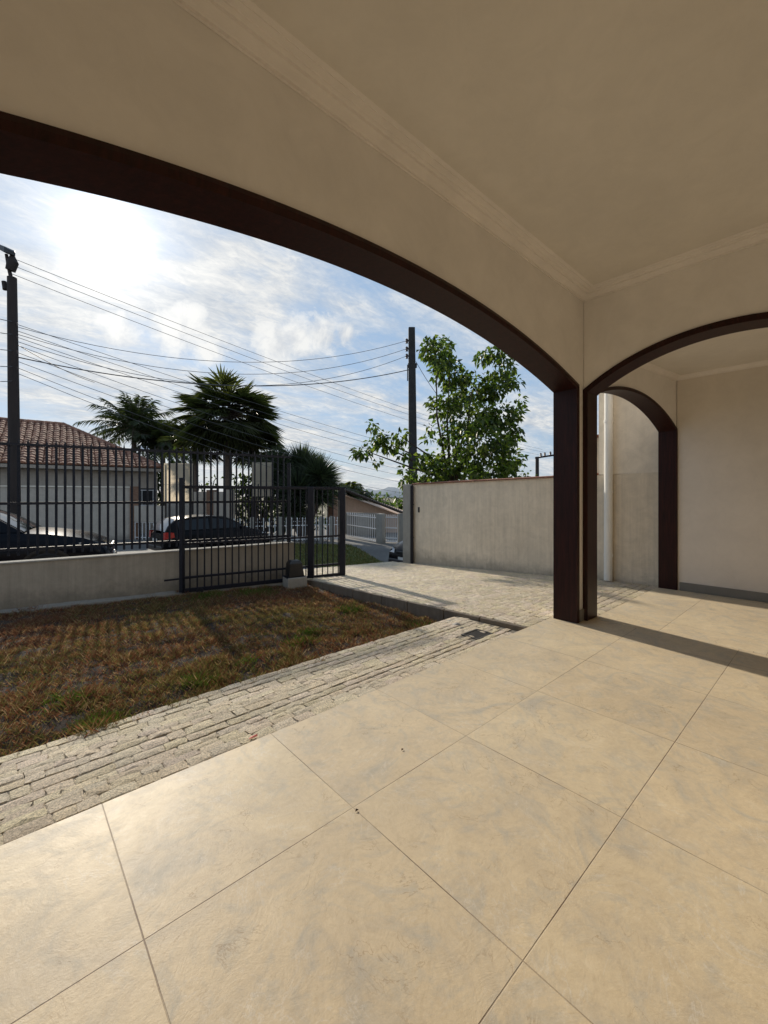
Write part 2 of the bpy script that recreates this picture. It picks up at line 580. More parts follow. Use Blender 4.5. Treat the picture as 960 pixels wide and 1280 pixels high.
M = dict(
    floor=floor_mat(),
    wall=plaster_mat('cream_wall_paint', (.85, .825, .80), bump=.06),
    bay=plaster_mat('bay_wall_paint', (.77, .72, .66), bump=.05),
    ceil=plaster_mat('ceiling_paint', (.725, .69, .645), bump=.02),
    cornice=plaster_mat('white_cornice_plaster', (.84, .80, .775), bump=.02),
    skirt=basic('grey_skirting_tile', (.20, .195, .18), .45, .12, 5, .05),
    wood=wood_mat(),
    stone=stone_mat(),
    brick=brick_mat(),
    stucco=plaster_mat('stained_stucco', (.70, .61, .48), dirt=.42, streak=.30, bump=.9),
    nwall=plaster_mat('neighbour_paint', (.78, .70, .58), streak=.12, bump=.10),
    lowwall=plaster_mat('grey_render', (.34, .30, .24), dirt=.5, streak=.35, bump=.35),
    white_wall=plaster_mat('white_garden_render', (.50, .45, .385), dirt=.35, streak=.25, bump=.2),
    house=plaster_mat('greyish_house_render', (.42, .365, .305), streak=.35, bump=.1),
    salmon=plaster_mat('salmon_render', (.62, .44, .33), streak=.1, bump=.1),
    block=plaster_mat('raw_concrete', (.33, .315, .28), streak=.2, dirt=.3, bump=.4),
    board=panel_mat(),
    panel=plaster_mat('pale_panel_paint', (.86, .80, .68), streak=.12, bump=.05),
    coping=basic('clay_coping', (.20, .085, .05), .8, .35, 12, .5, 40),
    tile=basic('clay_roof_tile', (.25, .12, .075), .85, .6, 2.5, .4, 30),
    iron=basic('dark_painted_iron', (.010, .011, .018), .5, .3, 30, .1, 120, spec=.25),
    white_iron=basic('white_painted_iron', (.78, .78, .78), .45, .06, 20, 0),
    pvc=basic('white_pvc', (.78, .77, .72), .35, .05, 6, 0),
    pole=basic('tarred_pole', (.028, .020, .018), .8, .4, 5, .3, 40, stretch=(1, 1, .15)),
    cpole=basic('dark_concrete_pole', (.030, .030, .030), .85, .35, 4, .3, 40),
    rubber=basic('cable_rubber', (.09, .09, .095), .6, .1, 5, 0),
    ceramic=basic('insulator_ceramic', (.10, .07, .06), .3, .1, 5, 0),
    black_plastic=basic('black_plastic', (.012, .012, .013), .4, .1, 10, .05),
    asphalt=asphalt_mat(),
    kerb=plaster_mat('shaded_kerb', (.17, .14, .11), streak=.5, bump=.5),  # dark brown: shade of the kerb face and soil stain put into the colour
    sand=soil_mat('joint_sand', (.15, .135, .11), (.24, .215, .175), (.33, .30, .24)),
    soil=soil_mat('lawn_soil', (.022, .014, .009), (.045, .029, .019), (.085, .058, .038)),
    ground=soil_mat('dirt_ground', (.08, .075, .045), (.11, .10, .06), (.15, .13, .08)),
    verge=soil_mat('green_verge', (.09, .11, .035), (.13, .15, .05), (.19, .18, .08)),
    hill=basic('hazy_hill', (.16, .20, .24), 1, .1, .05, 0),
    bark=basic('tree_bark', (.06, .045, .035), .9, .35, 6, .6, 25, stretch=(1, 1, .3)),
    palm_bark=basic('palm_bark', (.11, .085, .07), .9, .35, 5, .6, 18, stretch=(1, 1, 3)),
    leaf=leaf_mat('broad_leaf', .40, .5, 1.3),
    palm=leaf_mat('palm_leaf', .42, .38),
    grass=leaf_mat('grass_blade', .7, .42, .85, (1.4, 1.25, .95)),
    black_paint=basic('black_car_paint', (.004, .004, .005), .24, .05, 3, 0, spec=.12, coat=0),
    blue_paint=basic('dark_blue_car_paint', (.003, .004, .008), .16, .05, 3, 0, spec=.14, coat=0),
    glass=glass_mat('dark_car_glass'),
    rear_glass=basic('sky_lit_rear_glass', (.16, .17, .18), .08, .05, 3, 0, spec=.8),  # paler base colour stands in for the reflected sky
    tyre=basic('tyre_rubber', (.015, .015, .015), .85, .2, 8, .2),
    rim=basic('alloy_rim', (.30, .30, .30), .3, .05, 8, 0, metal=1.0),
    red=basic('red_lamp', (.42, .012, .010), .15, .1, 30, 0, coat=.6),
    lamp=basic('clear_lamp', (.55, .56, .58), .12, .1, 30, 0, coat=.6),
    plate=basic('number_plate', (.60, .60, .58), .4, .06, 20, 0),
    chrome=basic('chrome', (.6, .6, .6), .15, .05, 10, 0, metal=1.0),
    bird=basic('white_feather', (.92, .92, .92), .8, .04, 10, 0),
    beak=basic('beak_horn', (.25, .16, .08), .5, .1, 10, 0),
    grate=basic('cast_grate', (.05, .045, .04), .7, .3, 20, .3),
    scrap=basic('red_scrap', (.45, .06, .03), .6, .2, 30, 0),
    pebble=basic('grey_pebble', (.36, .34, .31), .85, .2, 10, .3),
    dead_leaf=basic('dead_leaf', (.12, .065, .03), .8, .3, 20, 0),
    panel_dark=basic('dark_interior', (.02, .02, .022), .9, .1, 3, 0),
)

# ================================================================== SETTING: floors and ground
Y_IN, Y_EX = 1.70, 1.90          # front wall faces
X_IN, X_EX = 4.13, 4.33          # side wall faces
B_IN, B_EX = 1.44, 1.61          # bay front wall faces
X_R = 6.31                       # right wall
Z_MAIN, Z_BAY = 3.12, 2.70


def sheet(name, mat, x0, x1, y0, y1, z, org, thick):
    b = MB().bx(x0, x1, y0, y1, z - thick, z)
    b.v = [p - Vector(org) for p in b.v]
    o = b.build(name, mat, keep_origin=True, bevel=.004)
    o.location = org
    return tag(o, kind='structure')


sheet('floor', M['floor'], -1.6, 4.23, -3.2, 1.945, 0, (.275 - .712 * 4, .558 - .712 * 6, 0), .12)
sheet('floor', M['floor'], 4.2304, 6.40, -3.2, 1.66, 0, (4.62 - .712 * 3, 1.112 - .712 * 7, 0), .12)


def smooth01(t):
    t = max(0, min(1, t))
    return t * t * (3 - 2 * t)


FA, FU = Vector((-.058, 6.68, 0)), Vector((.9793, -.2024, 0))   # fence line
FN = Vector((.2024, .9793, 0))


def fence_pt(u, z, off=0.0):
    p = FA + FU * u + FN * off
    return Vector((p.x, p.y, z))


def out_s(x, y):
    return (Vector((x, y, 0)) - FA).dot(FN)


def g(x, y):
    """height of the land outside the plot"""
    s = out_s(x, y)
    w = smooth01((x - 2.2) / 2.6)
    left = -.33 - .52 * smooth01((s - 3.6) / 2.2)
    right = -.27 - .59 * smooth01((s - .25) / 3.2)
    dip = .20 * smooth01((x - 5.6) / 2.0) * smooth01((s - .6) / 2.2) * (1 - smooth01((s - 5.6) / 3.0))
    return left * (1 - w) + right * w - .02 * max(0, min(1, (x - 6) / 4)) - dip


def drive_z(x, y):
    return -max(0.0, y - 1.95) * (.032 + .025 * (x - 3.55) / 2.85) - .006


def grid_mesh(name, mat, xs, ys, zf, keep=None):
    vs, idx, fs = [], {}, []
    for j, y in enumerate(ys):
        for i, x in enumerate(xs):
            idx[i, j] = len(vs)
            vs.append((x, y, zf(x, y)))
    for j in range(len(ys) - 1):
        for i in range(len(xs) - 1):
            if keep is None or keep((xs[i] + xs[i + 1]) / 2, (ys[j] + ys[j + 1]) / 2):
                fs.append((idx[i, j], idx[i + 1, j], idx[i + 1, j + 1], idx[i, j + 1]))
    me = bpy.data.meshes.new(name)
    me.from_pydata(vs, [], fs)
    bm = bmesh.new(); bm.from_mesh(me)
    bmesh.ops.delete(bm, geom=[v for v in bm.verts if not v.link_faces], context='VERTS')
    bm.to_mesh(me); bm.free()
    for p in me.polygons: p.use_smooth = True
    return tag(link_mesh(name, me, mat), kind='structure')


def span(a, b, st):
    n = max(1, round((b - a) / st))
    return [a + (b - a) * i / n for i in range(n + 1)]


xs = [-600, -200, -80, -40] + span(-25, 45, .7) + [60, 120, 260, 700]
ys = [-300, -60, -20] + span(-8, 45, .7) + [60, 120, 260, 700]
grid_mesh('ground', M['ground'], xs, ys, lambda x, y: g(x, y) - .05 if y > -30 else -.6)
grid_mesh('street', M['asphalt'], span(-24, 40, .5), span(5.5, 30, .5), lambda x, y: g(x, y) + .012,
          keep=lambda x, y: .55 < out_s(x, y) < 22 and not (x < 2.2 and out_s(x, y) < 1.0))


def patch(name, mat, pts, dz):
    """flat-ish patch over the outside land, subdivided so that it follows it"""
    xs_ = [p[0] for p in pts]; ys_ = [p[1] for p in pts]
    n = len(pts)

    def inside(x, y):
        r = False
        for i in range(n):
            (x1, y1), (x2, y2) = pts[i], pts[(i + 1) % n]
            if (y1 > y) != (y2 > y) and x < (x2 - x1) * (y - y1) / (y2 - y1) + x1: r = not r
        return r
    return grid_mesh(name, mat, span(min(xs_), max(xs_), .12), span(min(ys_), max(ys_), .12), lambda x, y: g(x, y) + dz, inside), inside


VERGE = [tuple(on_ground(px, py, -.86)[:2]) for px, py in ((300, 679), (436, 682), (462, 690), (481, 697.5), (470, 700.5), (434, 701), (380, 704), (300, 708))]
_, verge_in = patch('verge', M['verge'], VERGE, .035)

# hill far away
hm = MB()
pts = []
for i in range(40):
    a = i / 39
    px = 420 + a * 320
    hgt = 619 - (3 + 6 * math.exp(-((px - 500) / 60) ** 2) + 5 * math.exp(-((px - 640) / 70) ** 2) + 2 * math.sin(i * 1.7))
    pts.append((px, hgt))
vs, fs = [], []
for px, hy in pts:
    vs += [at(px, 622, 330), at(px, (hy + 622) / 2, 350), at(px, hy, 400), at(px, 622, 480)]
for i in range(39):
    for k in range(3):
        fs.append((i * 4 + k, i * 4 + k + 1, i * 4 + k + 5, i * 4 + k + 4))
hm.add(vs, fs, True)
tag(hm.build('hill', M['hill']), kind='structure')


# pavers: real little stones, one sheet
def pavers(name, cells, zf, h=.03):
    V, Fc, col = [], [], []
    for (cx, cy, lx, ly, tone) in cells:
        z0 = zf(cx, cy)
        up = RND.uniform(-.0009, .0009)
        tx, ty = RND.uniform(-.014, .014), RND.uniform(-.018, .018)
        hx, hy = lx / 2, ly / 2
        n0 = len(V)
        prof = [(1.0, -h), (1.0, -.0045), (.90, 0.0)]
        for s, dz in prof:
            for i, j in ((-1, -1), (0, -1), (1, -1), (1, 0), (1, 1), (0, 1), (-1, 1), (-1, 0)):
                jx, jy = RND.uniform(-.006, .006), RND.uniform(-.005, .005)
                ss = s if (i and j) else s * 1.04
                x, y = i * hx * ss, j * hy * (ss if i and j else s * 1.04)
                V.append((cx + x + jx, cy + y + jy, z0 + dz + up + tx * x + ty * y + RND.uniform(-.002, .002)))
                col.append(tone if dz > -.02 else tuple(q * .8 for q in tone))  # stone feet darker: gap shading put into the colour
        V.append((cx + RND.uniform(-.01, .01), cy + RND.uniform(-.01, .01), z0 + up + RND.uniform(.0, .006)))
        col.append(tone)
        for r in range(2):
            for k in range(8):
                Fc.append((n0 + r * 8 + k, n0 + r * 8 + (k + 1) % 8, n0 + r * 8 + 8 + (k + 1) % 8, n0 + r * 8 + 8 + k))
        for k in range(8):
            Fc.append((n0 + 16 + k, n0 + 16 + (k + 1) % 8, n0 + 24))
    me = bpy.data.meshes.new(name)
    me.from_pydata(V, [], Fc)
    ca = me.color_attributes.new('Col', 'FLOAT_COLOR', 'POINT')
    ca.data.foreach_set('color', np.array([(*c, 1) for c in col]).reshape(-1))
    o = link_mesh(name, me, M['stone'])
    return tag(o, kind='structure')


def stone_tone():
    t = RND.uniform(.88, 1.12)
    return (.56 * t, .485 * t * RND.uniform(.97, 1.03), .37 * t * RND.uniform(.92, 1.06))


cells = []
y = 1.958
row = 0
while y < 2.70:
    ly = RND.uniform(.050, .078)
    x = -1.9 + RND.uniform(0, .2)
    while x < 3.52:
        lx = RND.uniform(.07, .17)
        if not (3.02 < x + lx / 2 < 3.30 and 2.14 < y + ly / 2 < 2.34):
            if x + lx < 3.54: cells.append((x + lx / 2, y + ly / 2 + .012 * math.sin(x * 1.3 + row), lx - .003, ly - .003, stone_tone()))
        x += lx
    y += ly
    row += 1
pavers('paver_path', cells, lambda x, y: -.052 - .02 * (y - 1.95))
grid_mesh('path_bed', M['sand'], span(-2.2, 3.56, .3), span(1.93, 2.74, .2), lambda x, y: -.0575 - .02 * (y - 1.95))
cells = []
y = 1.955
row = 0
while y < 6.75:
    ly = RND.uniform(.07, .095)
    x = 3.56 + (RND.uniform(-.1, 0) if row else 0)
    while x < 6.40:
        lx = RND.uniform(.07, .15)
        a, b_ = max(x, 3.56), min(x + lx, 6.40)
        cx, cy = (a + b_) / 2, y + ly / 2
        if b_ - a > .04 and not (cx > 4.20 and cy < 1.68) and cx < 6.39:
            cells.append((cx, cy, b_ - a - .003, ly - .003, stone_tone()))
        x += lx
    y += ly
    row += 1
y = 1.67
while y < 1.95:
    x = 4.26
    while x < 6.38:
        lx = RND.uniform(.10, .19)
        cells.append((x + lx / 2, y + .047, lx - .007, .09, stone_tone()))
        x += lx
    y += .096
pavers('driveway', cells, lambda x, y: drive_z(x, y) if y > 1.95 else -.010)
# bed of the driveway with its concrete kerb face towards the lawn
kb = MB()
n = 24
vs, fs = [], []
for i in range(n + 1):
    yy = 1.95 + (6.75 - 1.95) * i / n
    zt = [drive_z(x_, yy) - .008 for x_ in (3.545, 6.42)]
    vs += [(3.545, yy, zt[0] - .34), (3.545, yy, zt[0]), (6.42, yy, zt[1]), (6.42, yy, zt[1] - .34)]
for i in range(n):
    for k in range(3):
        fs.append((i * 4 + k, i * 4 + k + 1, i * 4 + k + 5, i * 4 + k + 4))
fs += [(0, 1, 2, 3), (n * 4, n * 4 + 1, n * 4 + 2, n * 4 + 3)]
kb.add(vs, fs)
kb.bx(4.24, 6.42, 1.62, 1.95, -.3, -.024)
tag(kb.build('driveway_bed', M['sand'], keep_origin=True), kind='structure')
# narrow kerb stone along the lawn
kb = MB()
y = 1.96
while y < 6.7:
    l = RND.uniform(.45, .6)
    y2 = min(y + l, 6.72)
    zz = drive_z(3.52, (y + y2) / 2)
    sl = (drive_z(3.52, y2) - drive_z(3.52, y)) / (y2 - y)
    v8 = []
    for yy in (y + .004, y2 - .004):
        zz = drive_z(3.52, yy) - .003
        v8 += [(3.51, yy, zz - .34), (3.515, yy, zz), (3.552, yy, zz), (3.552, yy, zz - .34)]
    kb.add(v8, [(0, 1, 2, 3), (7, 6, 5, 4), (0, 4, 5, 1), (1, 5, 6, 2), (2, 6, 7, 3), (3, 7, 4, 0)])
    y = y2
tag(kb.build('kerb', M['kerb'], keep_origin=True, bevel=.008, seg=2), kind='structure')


# ------------------------------------------------------------------ lawn
def lawn_z(x, y):
    t = (y - 2.7) / 3.7
    return -.098 - .085 * smooth01(t) - .075 * smooth01((x - 2.2) / 1.2) * (1 - .5 * smooth01(t)) + .018 * noise.noise((x * 1.3, y * 1.3, 0)) + .026 * noise.noise((x * 5, y * 5, 3)) + .012 * noise.noise((x * 13, y * 13, 5))


grid_mesh('lawn', M['soil'], span(-4.5, 3.50, .04), span(2.66, 7.6, .04), lawn_z, keep=lambda x, y: out_s(x, y) < .1)
P, D, N_, L_, W_, K = [], [], [], [], [], []
for _ in range(10000):
    for _ in (0,):
        cx, cy = RND.uniform(-2.6, 3.46), 2.70 + 4.2 * RND.random() ** 1.12
        if out_s(cx, cy) > -.03: continue
        if abs(cx / max(cy, .1)) > 1.2 and cx < -1: continue
        n1 = noise.noise((cx * .9, cy * .9, 1.7))
        n2 = noise.noise((cx * 2.7, cy * 2.7, 8.1))
        rowm = noise.noise((cx * 7, cy * 7, 4.4))
        dens = .75 + .40 * n1 + .55 * n2 + .55 * rowm
        if dens < .05: continue
        k = int(7 + 20 * max(0, min(1.2, dens)))
        edge = smooth01((cy - 2.7) / .6)
        dist = (Vector((cx, cy, 0)) - Vector((3.2, 5.0, 0))).length
        tuft = 0.0
        for tx, ty, tr in ((1.93, 3.25, .2), (2.15, 3.42, .16), (3.2, 3.0, .18), (1.4, 3.1, .12), (2.6, 5.6, .42), (2.0, 5.75, .3), (.25, 3.3, .2), (.4, 2.85, .15), (3.0, 3.9, .25), (1.0, 3.0, .12)):
            tuft = max(tuft, 1 - math.hypot(cx - tx, cy - ty) / tr)
        green = max(tuft, .36 + .5 * n1 - .10 * smooth01((cy - 4.2) / 1.5) + .2 * n2 + .14 * (1 - smooth01((cy - 2.8) / 1.4)))
        for _ in range(k + (8 if tuft > .2 else 0)):
            bx_, by_ = cx + RND.gauss(0, .028), cy + RND.gauss(0, .028)
            if by_ < 2.655 or bx_ > 3.47: continue
            a = RND.uniform(0, 6.283)
            lean = RND.uniform(.25, 1.35)
            P.append((bx_, by_, lawn_z(bx_, by_) - .004))
            D.append((math.cos(a) * lean, math.sin(a) * lean, 1))
            N_.append((math.sin(a), -math.cos(a), .3))
            L_.append(RND.uniform(.022, .066) * (1.0 + .9 * max(0, tuft)) * (.85 + .9 * max(0, rowm + n2)))
            W_.append(RND.uniform(.0035, .007))
            v = RND.uniform(.65, 1.42)
            if RND.random() < green:
                c = (.12 * v, .135 * v, .045 * v) if RND.random() < .62 or tuft > .1 else (.23 * v, .20 * v, .09 * v)
                if tuft > .25: c = (.075 * v, .14 * v, .022 * v)
            elif RND.random() < .76:
                c = (.175 * v, .082 * v, .050 * v)
            else:
                c = (.33 * v, .25 * v, .16 * v)
            K.append(c)
go = blades('lawn_grass', P, D, N_, L_, W_, K, M['grass'], wide=.3, fold=.2, droop=.12)
tag(go, 'dry brown and olive lawn grass in front of the porch', 'grass', kind='stuff')

# verge grass
P, D, N_, L_, W_, K = [], [], [], [], [], []
vx = [p[0] for p in VERGE]; vy = [p[1] for p in VERGE]
for _ in range(26000):
    x, y = RND.uniform(min(vx), max(vx)), RND.uniform(min(vy), max(vy))
    if not verge_in(x, y): continue
    a = RND.uniform(0, 6.283)
    P.append((x, y, g(x, y) + .03)); D.append((math.cos(a) * .6, math.sin(a) * .6, 1)); N_.append((math.sin(a), -math.cos(a), .2))
    L_.append(RND.uniform(.05, .12)); W_.append(.018)
    v = RND.uniform(.6, 1.3)
    K.append((.13 * v, .15 * v, .045 * v) if RND.random() < .7 else (.24 * v, .20 * v, .09 * v))
go = blades('verge_grass', P, D, N_, L_, W_, K, M['grass'])
tag(go, 'green grass verge beyond the sliding gate', 'grass', kind='stuff')

# ================================================================== THE PORCH
house = thing('porch_house', 'cream porch with dark wooden arches, white ceiling and cornices around the tiled floor', 'house', (2.2, 0, 0))


def arc_pts(cx, cz, r, xa, xb, n=40):
    a0 = math.acos(max(-1, min(1, (xa - cx) / r)))
    a1 = math.acos(max(-1, min(1, (xb - cx) / r)))
    return [(cx + r * math.cos(a0 + (a1 - a0) * i / n), cz + r * math.sin(a0 + (a1 - a0) * i / n)) for i in range(n + 1)]


def arch_path(cx, cz, r, xa, xb, base=-.02):
    p = arc_pts(cx, cz, r, xa, xb)
    return [(xa, base)] + p + [(xb, base)]


def offset_path(path, d):
    """offset an open 2D polyline outwards (left of travel) with mitred corners"""
    out = []
    for i, (x, z) in enumerate(path):
        ns = []
        for a, b in ((i - 1, i), (i, i + 1)):
            if 0 <= a and b < len(path):
                dx, dz = path[b][0] - path[a][0], path[b][1] - path[a][1]
                l = math.hypot(dx, dz)
                ns.append((-dz / l, dx / l))
        nx, nz = sum(q[0] for q in ns) / len(ns), sum(q[1] for q in ns) / len(ns)
        s = nx * nx + nz * nz
        out.append((x + nx / s * d, z + nz / s * d))
    return out


def arch_wall(path, hole_off, u0, u1, ztop, fn, w0, w1, name='wall', mat=None):
    hole = offset_path(path, hole_off)
    hole[0] = (hole[0][0], -.05); hole[-1] = (hole[-1][0], -.05)
    poly = [(u0, -.05), (u0, ztop), (u1, ztop), (u1, -.05)] + hole[::-1]
    if abs(hole[0][0] - u0) < .03:          # no masonry left of the opening
        poly = [(u0, hole[1][1]), (u0, ztop), (u1, ztop), (u1, -.05)] + hole[::-1][:-1]
        poly[-1] = (u0 + .001, poly[-1][1])
        poly[0] = (u0, poly[-1][1] + .02)
    b = MB().prism(poly, fn, w0, w1)
    return b.build(name, mat or M['wall'], house, bevel=.004)


def arch_frame(path, fn, wi, we, cas=.055):
    """wi / we: interior and exterior wall faces. U-profile board: lining plus a casing on either side"""
    s = 1 if we > wi else -1
    prof = [(0, wi - s * .014), (0, we + s * .014), (cas, we + s * .014), (cas, we + s * .001), (.028, we + s * .001), (.028, wi - s * .001), (cas, wi - s * .001), (cas, wi - s * .014), (cas * .55, wi - s * .020)]
    rows = {d: offset_path(path, d) for d, _ in prof}
    n = len(path)

    def piece(i0, i1):
        b = MB()
        m = len(prof)
        vs, fs = [], []
        for i in range(i0, i1 + 1):
            for d, w in prof:
                u, v = rows[d][i]
                vs.append(fn(u, v, w))
        for i in range(i1 - i0):
            for k in range(m):
                fs.append((i * m + k, i * m + (k + 1) % m, (i + 1) * m + (k + 1) % m, (i + 1) * m + k))
        fs.append(tuple(range(m))); fs.append(tuple((i1 - i0) * m + k for k in range(m)))
        return b.add(vs, fs)
    hd = piece(1, n - 2).build('arch_frame', M['wood'], house)
    for a, b_ in ((0, 1), (n - 2, n - 1)):
        piece(a, b_).build('jamb', M['wood'], hd)
    return hd


fY = lambda u, v, w: Vector((u, w, v))
fX = lambda u, v, w: Vector((w, u, v))
pf = arch_path(1.80, -5.505, 8.0, -.36, 3.955)
arch_wall(pf, .027, -1.60, X_EX - .002, Z_MAIN - .002, fY, Y_IN, Y_EX)
arch_frame(pf, fY, Y_IN, Y_EX)
psd = arch_path(.64, .7425, 1.764, -.385, 1.655)
arch_wall(psd, .027, -3.2, Y_IN - .002, Z_MAIN - .004, fX, X_IN, X_EX)
arch_frame(psd, fX, X_IN, X_EX, cas=.05)
fB = lambda u, v, w: Vector((u, w - .128 * (u - 4.33), v))      # this wall stands slightly askew
pb = arch_path(5.14, .195, 2.15, X_EX + .03, 6.275)
arch_wall(pb, .027, X_EX + .002, X_R + .08, Z_BAY + .3, fB, 1.70, 1.87)
arch_frame(pb, fB, 1.70, 1.87, cas=.036)
# right wall, the house walls behind the camera, ceilings
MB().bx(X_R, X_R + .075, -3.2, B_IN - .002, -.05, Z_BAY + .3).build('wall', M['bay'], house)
MB().bx(-1.75, 6.4, -3.35, -3.2, -.05, 3.4).build('wall', M['wall'], house)
MB().bx(-1.75, -1.602, -3.2, Y_EX, -.05, 3.4).build('wall', M['wall'], house)
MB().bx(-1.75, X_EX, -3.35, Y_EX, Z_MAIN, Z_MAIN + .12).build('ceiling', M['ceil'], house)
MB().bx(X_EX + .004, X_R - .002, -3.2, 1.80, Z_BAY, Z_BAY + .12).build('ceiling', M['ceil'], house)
# eaves above the porch keep the sky off the wall tops
MB().bx(-2.0, 6.5, -3.5, 2.35, 3.46, 3.56).build('roof_slab', M['ceil'], house)


def cornice(path, closed_corner, prof, name='cornice'):
    """prof: (out from wall, z) pairs; path: list of (x, y) with inward normals given"""
    b = MB()
    vs, fs = [], []
    m = len(prof)
    for (x, y, nx, ny) in path:
        for o_, z in prof:
            vs.append((x + nx * o_, y + ny * o_, z))
    for i in range(len(path) - 1):
        for k in range(m - 1):
            fs.append((i * m + k, i * m + k + 1, (i + 1) * m + k + 1, (i + 1) * m + k))
    return b.add(vs, fs).build(name, M['cornice'], house)


zc = Z_MAIN
prof = [(.001, zc - .062), (.014, zc - .062), (.016, zc - .050), (.030, zc - .046), (.052, zc - .030), (.062, zc - .026), (.066, zc - .014), (.088, zc - .012), (.092, zc - .0065), (.125, zc - .0062), (.127, zc - .0015), (.15, zc - .0012), (.152, zc + .001)]
cornice([(-1.60, Y_IN, 0, -1), (X_IN, Y_IN, -1, -1), (X_IN, -3.2, -1, 0)], None, prof)
zb = Z_BAY
profb = [(.001, zb - .05), (.012, zb - .05), (.016, zb - .036), (.04, zb - .012), (.06, zb - .008), (.065, zb + .001)]
cornice([(X_EX, 1.70, 0, -1), (X_R, 1.448, -1, -1), (X_R, -3.2, -1, 0)], None, profb)
# skirting
MB().bx(X_R - .014, X_R - .001, -3.2, B_IN - .03, .001, .105).build('skirting', M['skirt'], house, bevel=.003)
MB().bx(4.018, X_IN - .001, Y_IN - .016, Y_IN - .001, .001, .11).bx(X_IN - .018, X_IN - .002, Y_IN - .03, Y_IN - .017, .001, .11).build('skirting', M['skirt'], house, bevel=.003)

# ================================================================== right-hand boundary
XB = 6.41
bw = thing('boundary_wall', 'stained cream boundary wall with clay coping to the right of the driveway', 'wall', (XB, 3.9, -.2))
ys_ = span(1.66, 6.18, .35)
vs, fs = [], []
top = lambda y: 1.505 - .018 * (y - 1.66)
for y in ys_:
    vs += [(XB, y, -.5), (XB, y, top(y)), (XB + .14, y, top(y)), (XB + .14, y, -.5)]
k = len(ys_)
for i in range(k - 1):
    for j in range(4):
        fs.append((i * 4 + j, i * 4 + (j + 1) % 4, (i + 1) * 4 + (j + 1) % 4, (i + 1) * 4 + j))
fs += [(0, 1, 2, 3), tuple((k - 1) * 4 + j for j in range(4))]
MB().add(vs, fs).build('wall', M['stucco'], bw)
cb = MB()
y = 2.44
while y < 6.15:
    y2 = min(y + .24, 6.19)
    zt = top((y + y2) / 2)
    j = RND.uniform(-.004, .004)
    cb.add([(XB - .03 + j, y + .003, zt + .001), (XB + .17, y + .003, zt + .001), (XB + .17, y2, zt + .001), (XB - .03 + j, y2, zt + .001),
            (XB - .03 + j, y + .003, zt + .022), (XB + .07, y + .003, zt + .042 + j), (XB + .17, y + .003, zt + .022),
            (XB - .03 + j, y2, zt + .016), (XB + .07, y2, zt + .036 + j), (XB + .17, y2, zt + .016)],
           [(0, 3, 7, 4), (1, 6, 9, 2), (4, 7, 8, 5), (5, 8, 9, 6), (0, 4, 5, 6, 1), (3, 2, 9, 8, 7), (0, 1, 2, 3)])
    y = y2
cb.build('coping', M['coping'], bw)
MB().bx(XB - .07, XB + .2, 6.185, 6.42, -.5, 1.43).build('end_pillar', M['block'], bw, bevel=.01)
MB().bx(XB - .012, XB - .001, 5.98, 6.02, .84, .95).build('junction_box', M['black_plastic'], bw)
gp = MB().bar((XB - .06, 6.15, drive_z(6.35, 6.15) - .02), (XB - .06, 6.15, 1.40), .06)
gp.bar((XB - .06, 6.15, 1.0), (XB - .004, 6.15, 1.0), .02).bar((XB - .06, 6.15, .3), (XB - .004, 6.15, .3), .02)
tag(gp.build('gate_post', M['iron'], bevel=.004), 'thin dark steel post at the street end of the boundary wall', 'post')

nb = thing('neighbour_building', 'tall cream neighbouring house wall with white drainpipe seen through the small arch', 'house', (XB + 1, 1.5, -.1))
MB().bx(XB + .012, XB + 2.0, -1.0, 2.425, 1.50, 3.9).build('wall', M['nwall'], nb)
MB().bx(XB + .15, XB + 2.0, 2.43, 2.75, -.3, 2.06).build('lower_wall', M['stucco'], nb)
MB().bx(XB + .10, XB + 2.0, 2.43, 2.79, 2.061, 2.10).build('wall_cap', M['coping'], nb)
dp = MB().tube([(XB - .062, 2.27, drive_z(6.35, 2.27) + .015), (XB - .062, 2.262, 3.2)], .055, 20)
pp = dp.build('drainpipe', M['pvc'], nb)
for z in (.35, 1.25, 2.25):
    cl = MB()
    cl.lathe((XB - .062, 2.266, z), [(.057, -.02), (.060, -.02), (.060, .02), (.057, .02)], 20)
    cl.bx(XB - .02, XB + .02, 2.25, 2.28, z - .012, z + .012)
    cl.build('pipe_clip', M['pvc'], pp)

# ================================================================== front low wall, fence and sliding gate
fw = MB()
us = span(-4.2, 3.56, .4)
vs, fs = [], []
for u in us:
    zt = .385 + .012 * max(u, -1)
    for off, z in ((0, -.5), (0, zt), (.13, zt), (.13, -.5)):
        vs.append(fence_pt(u, z, off))
k = len(us)
for i in range(k - 1):
    for j in range(4):
        fs.append((i * 4 + j, i * 4 + (j + 1) % 4, (i + 1) * 4 + (j + 1) % 4, (i + 1) * 4 + j))
fs += [(0, 1, 2, 3), tuple((k - 1) * 4 + j for j in range(4))]
fw.add(vs, fs)
lw = thing('low_wall', 'low grey rendered wall under the dark fence along the lawn', 'wall', fence_pt(0, -.2))
fw.build('wall', M['lowwall'], lw)
cp = MB()
for i in range(k - 1):
    a, b_ = us[i], us[i + 1]
    za, zb_ = .385 + .012 * max(a, -1), .385 + .012 * max(b_, -1)
    cp.add([fence_pt(a, za + .001, -.015), fence_pt(b_, zb_ + .001, -.015), fence_pt(b_, zb_ + .001, .145), fence_pt(a, za + .001, .145),
            fence_pt(a, za + .018, -.015), fence_pt(b_, zb_ + .018, -.015), fence_pt(b_, zb_ + .018, .145), fence_pt(a, za + .018, .145)],
           [(4, 5, 6, 7), (0, 1, 5, 4), (3, 7, 6, 2)])
cp.build('wall_cap', M['block'], lw)
ft = MB()
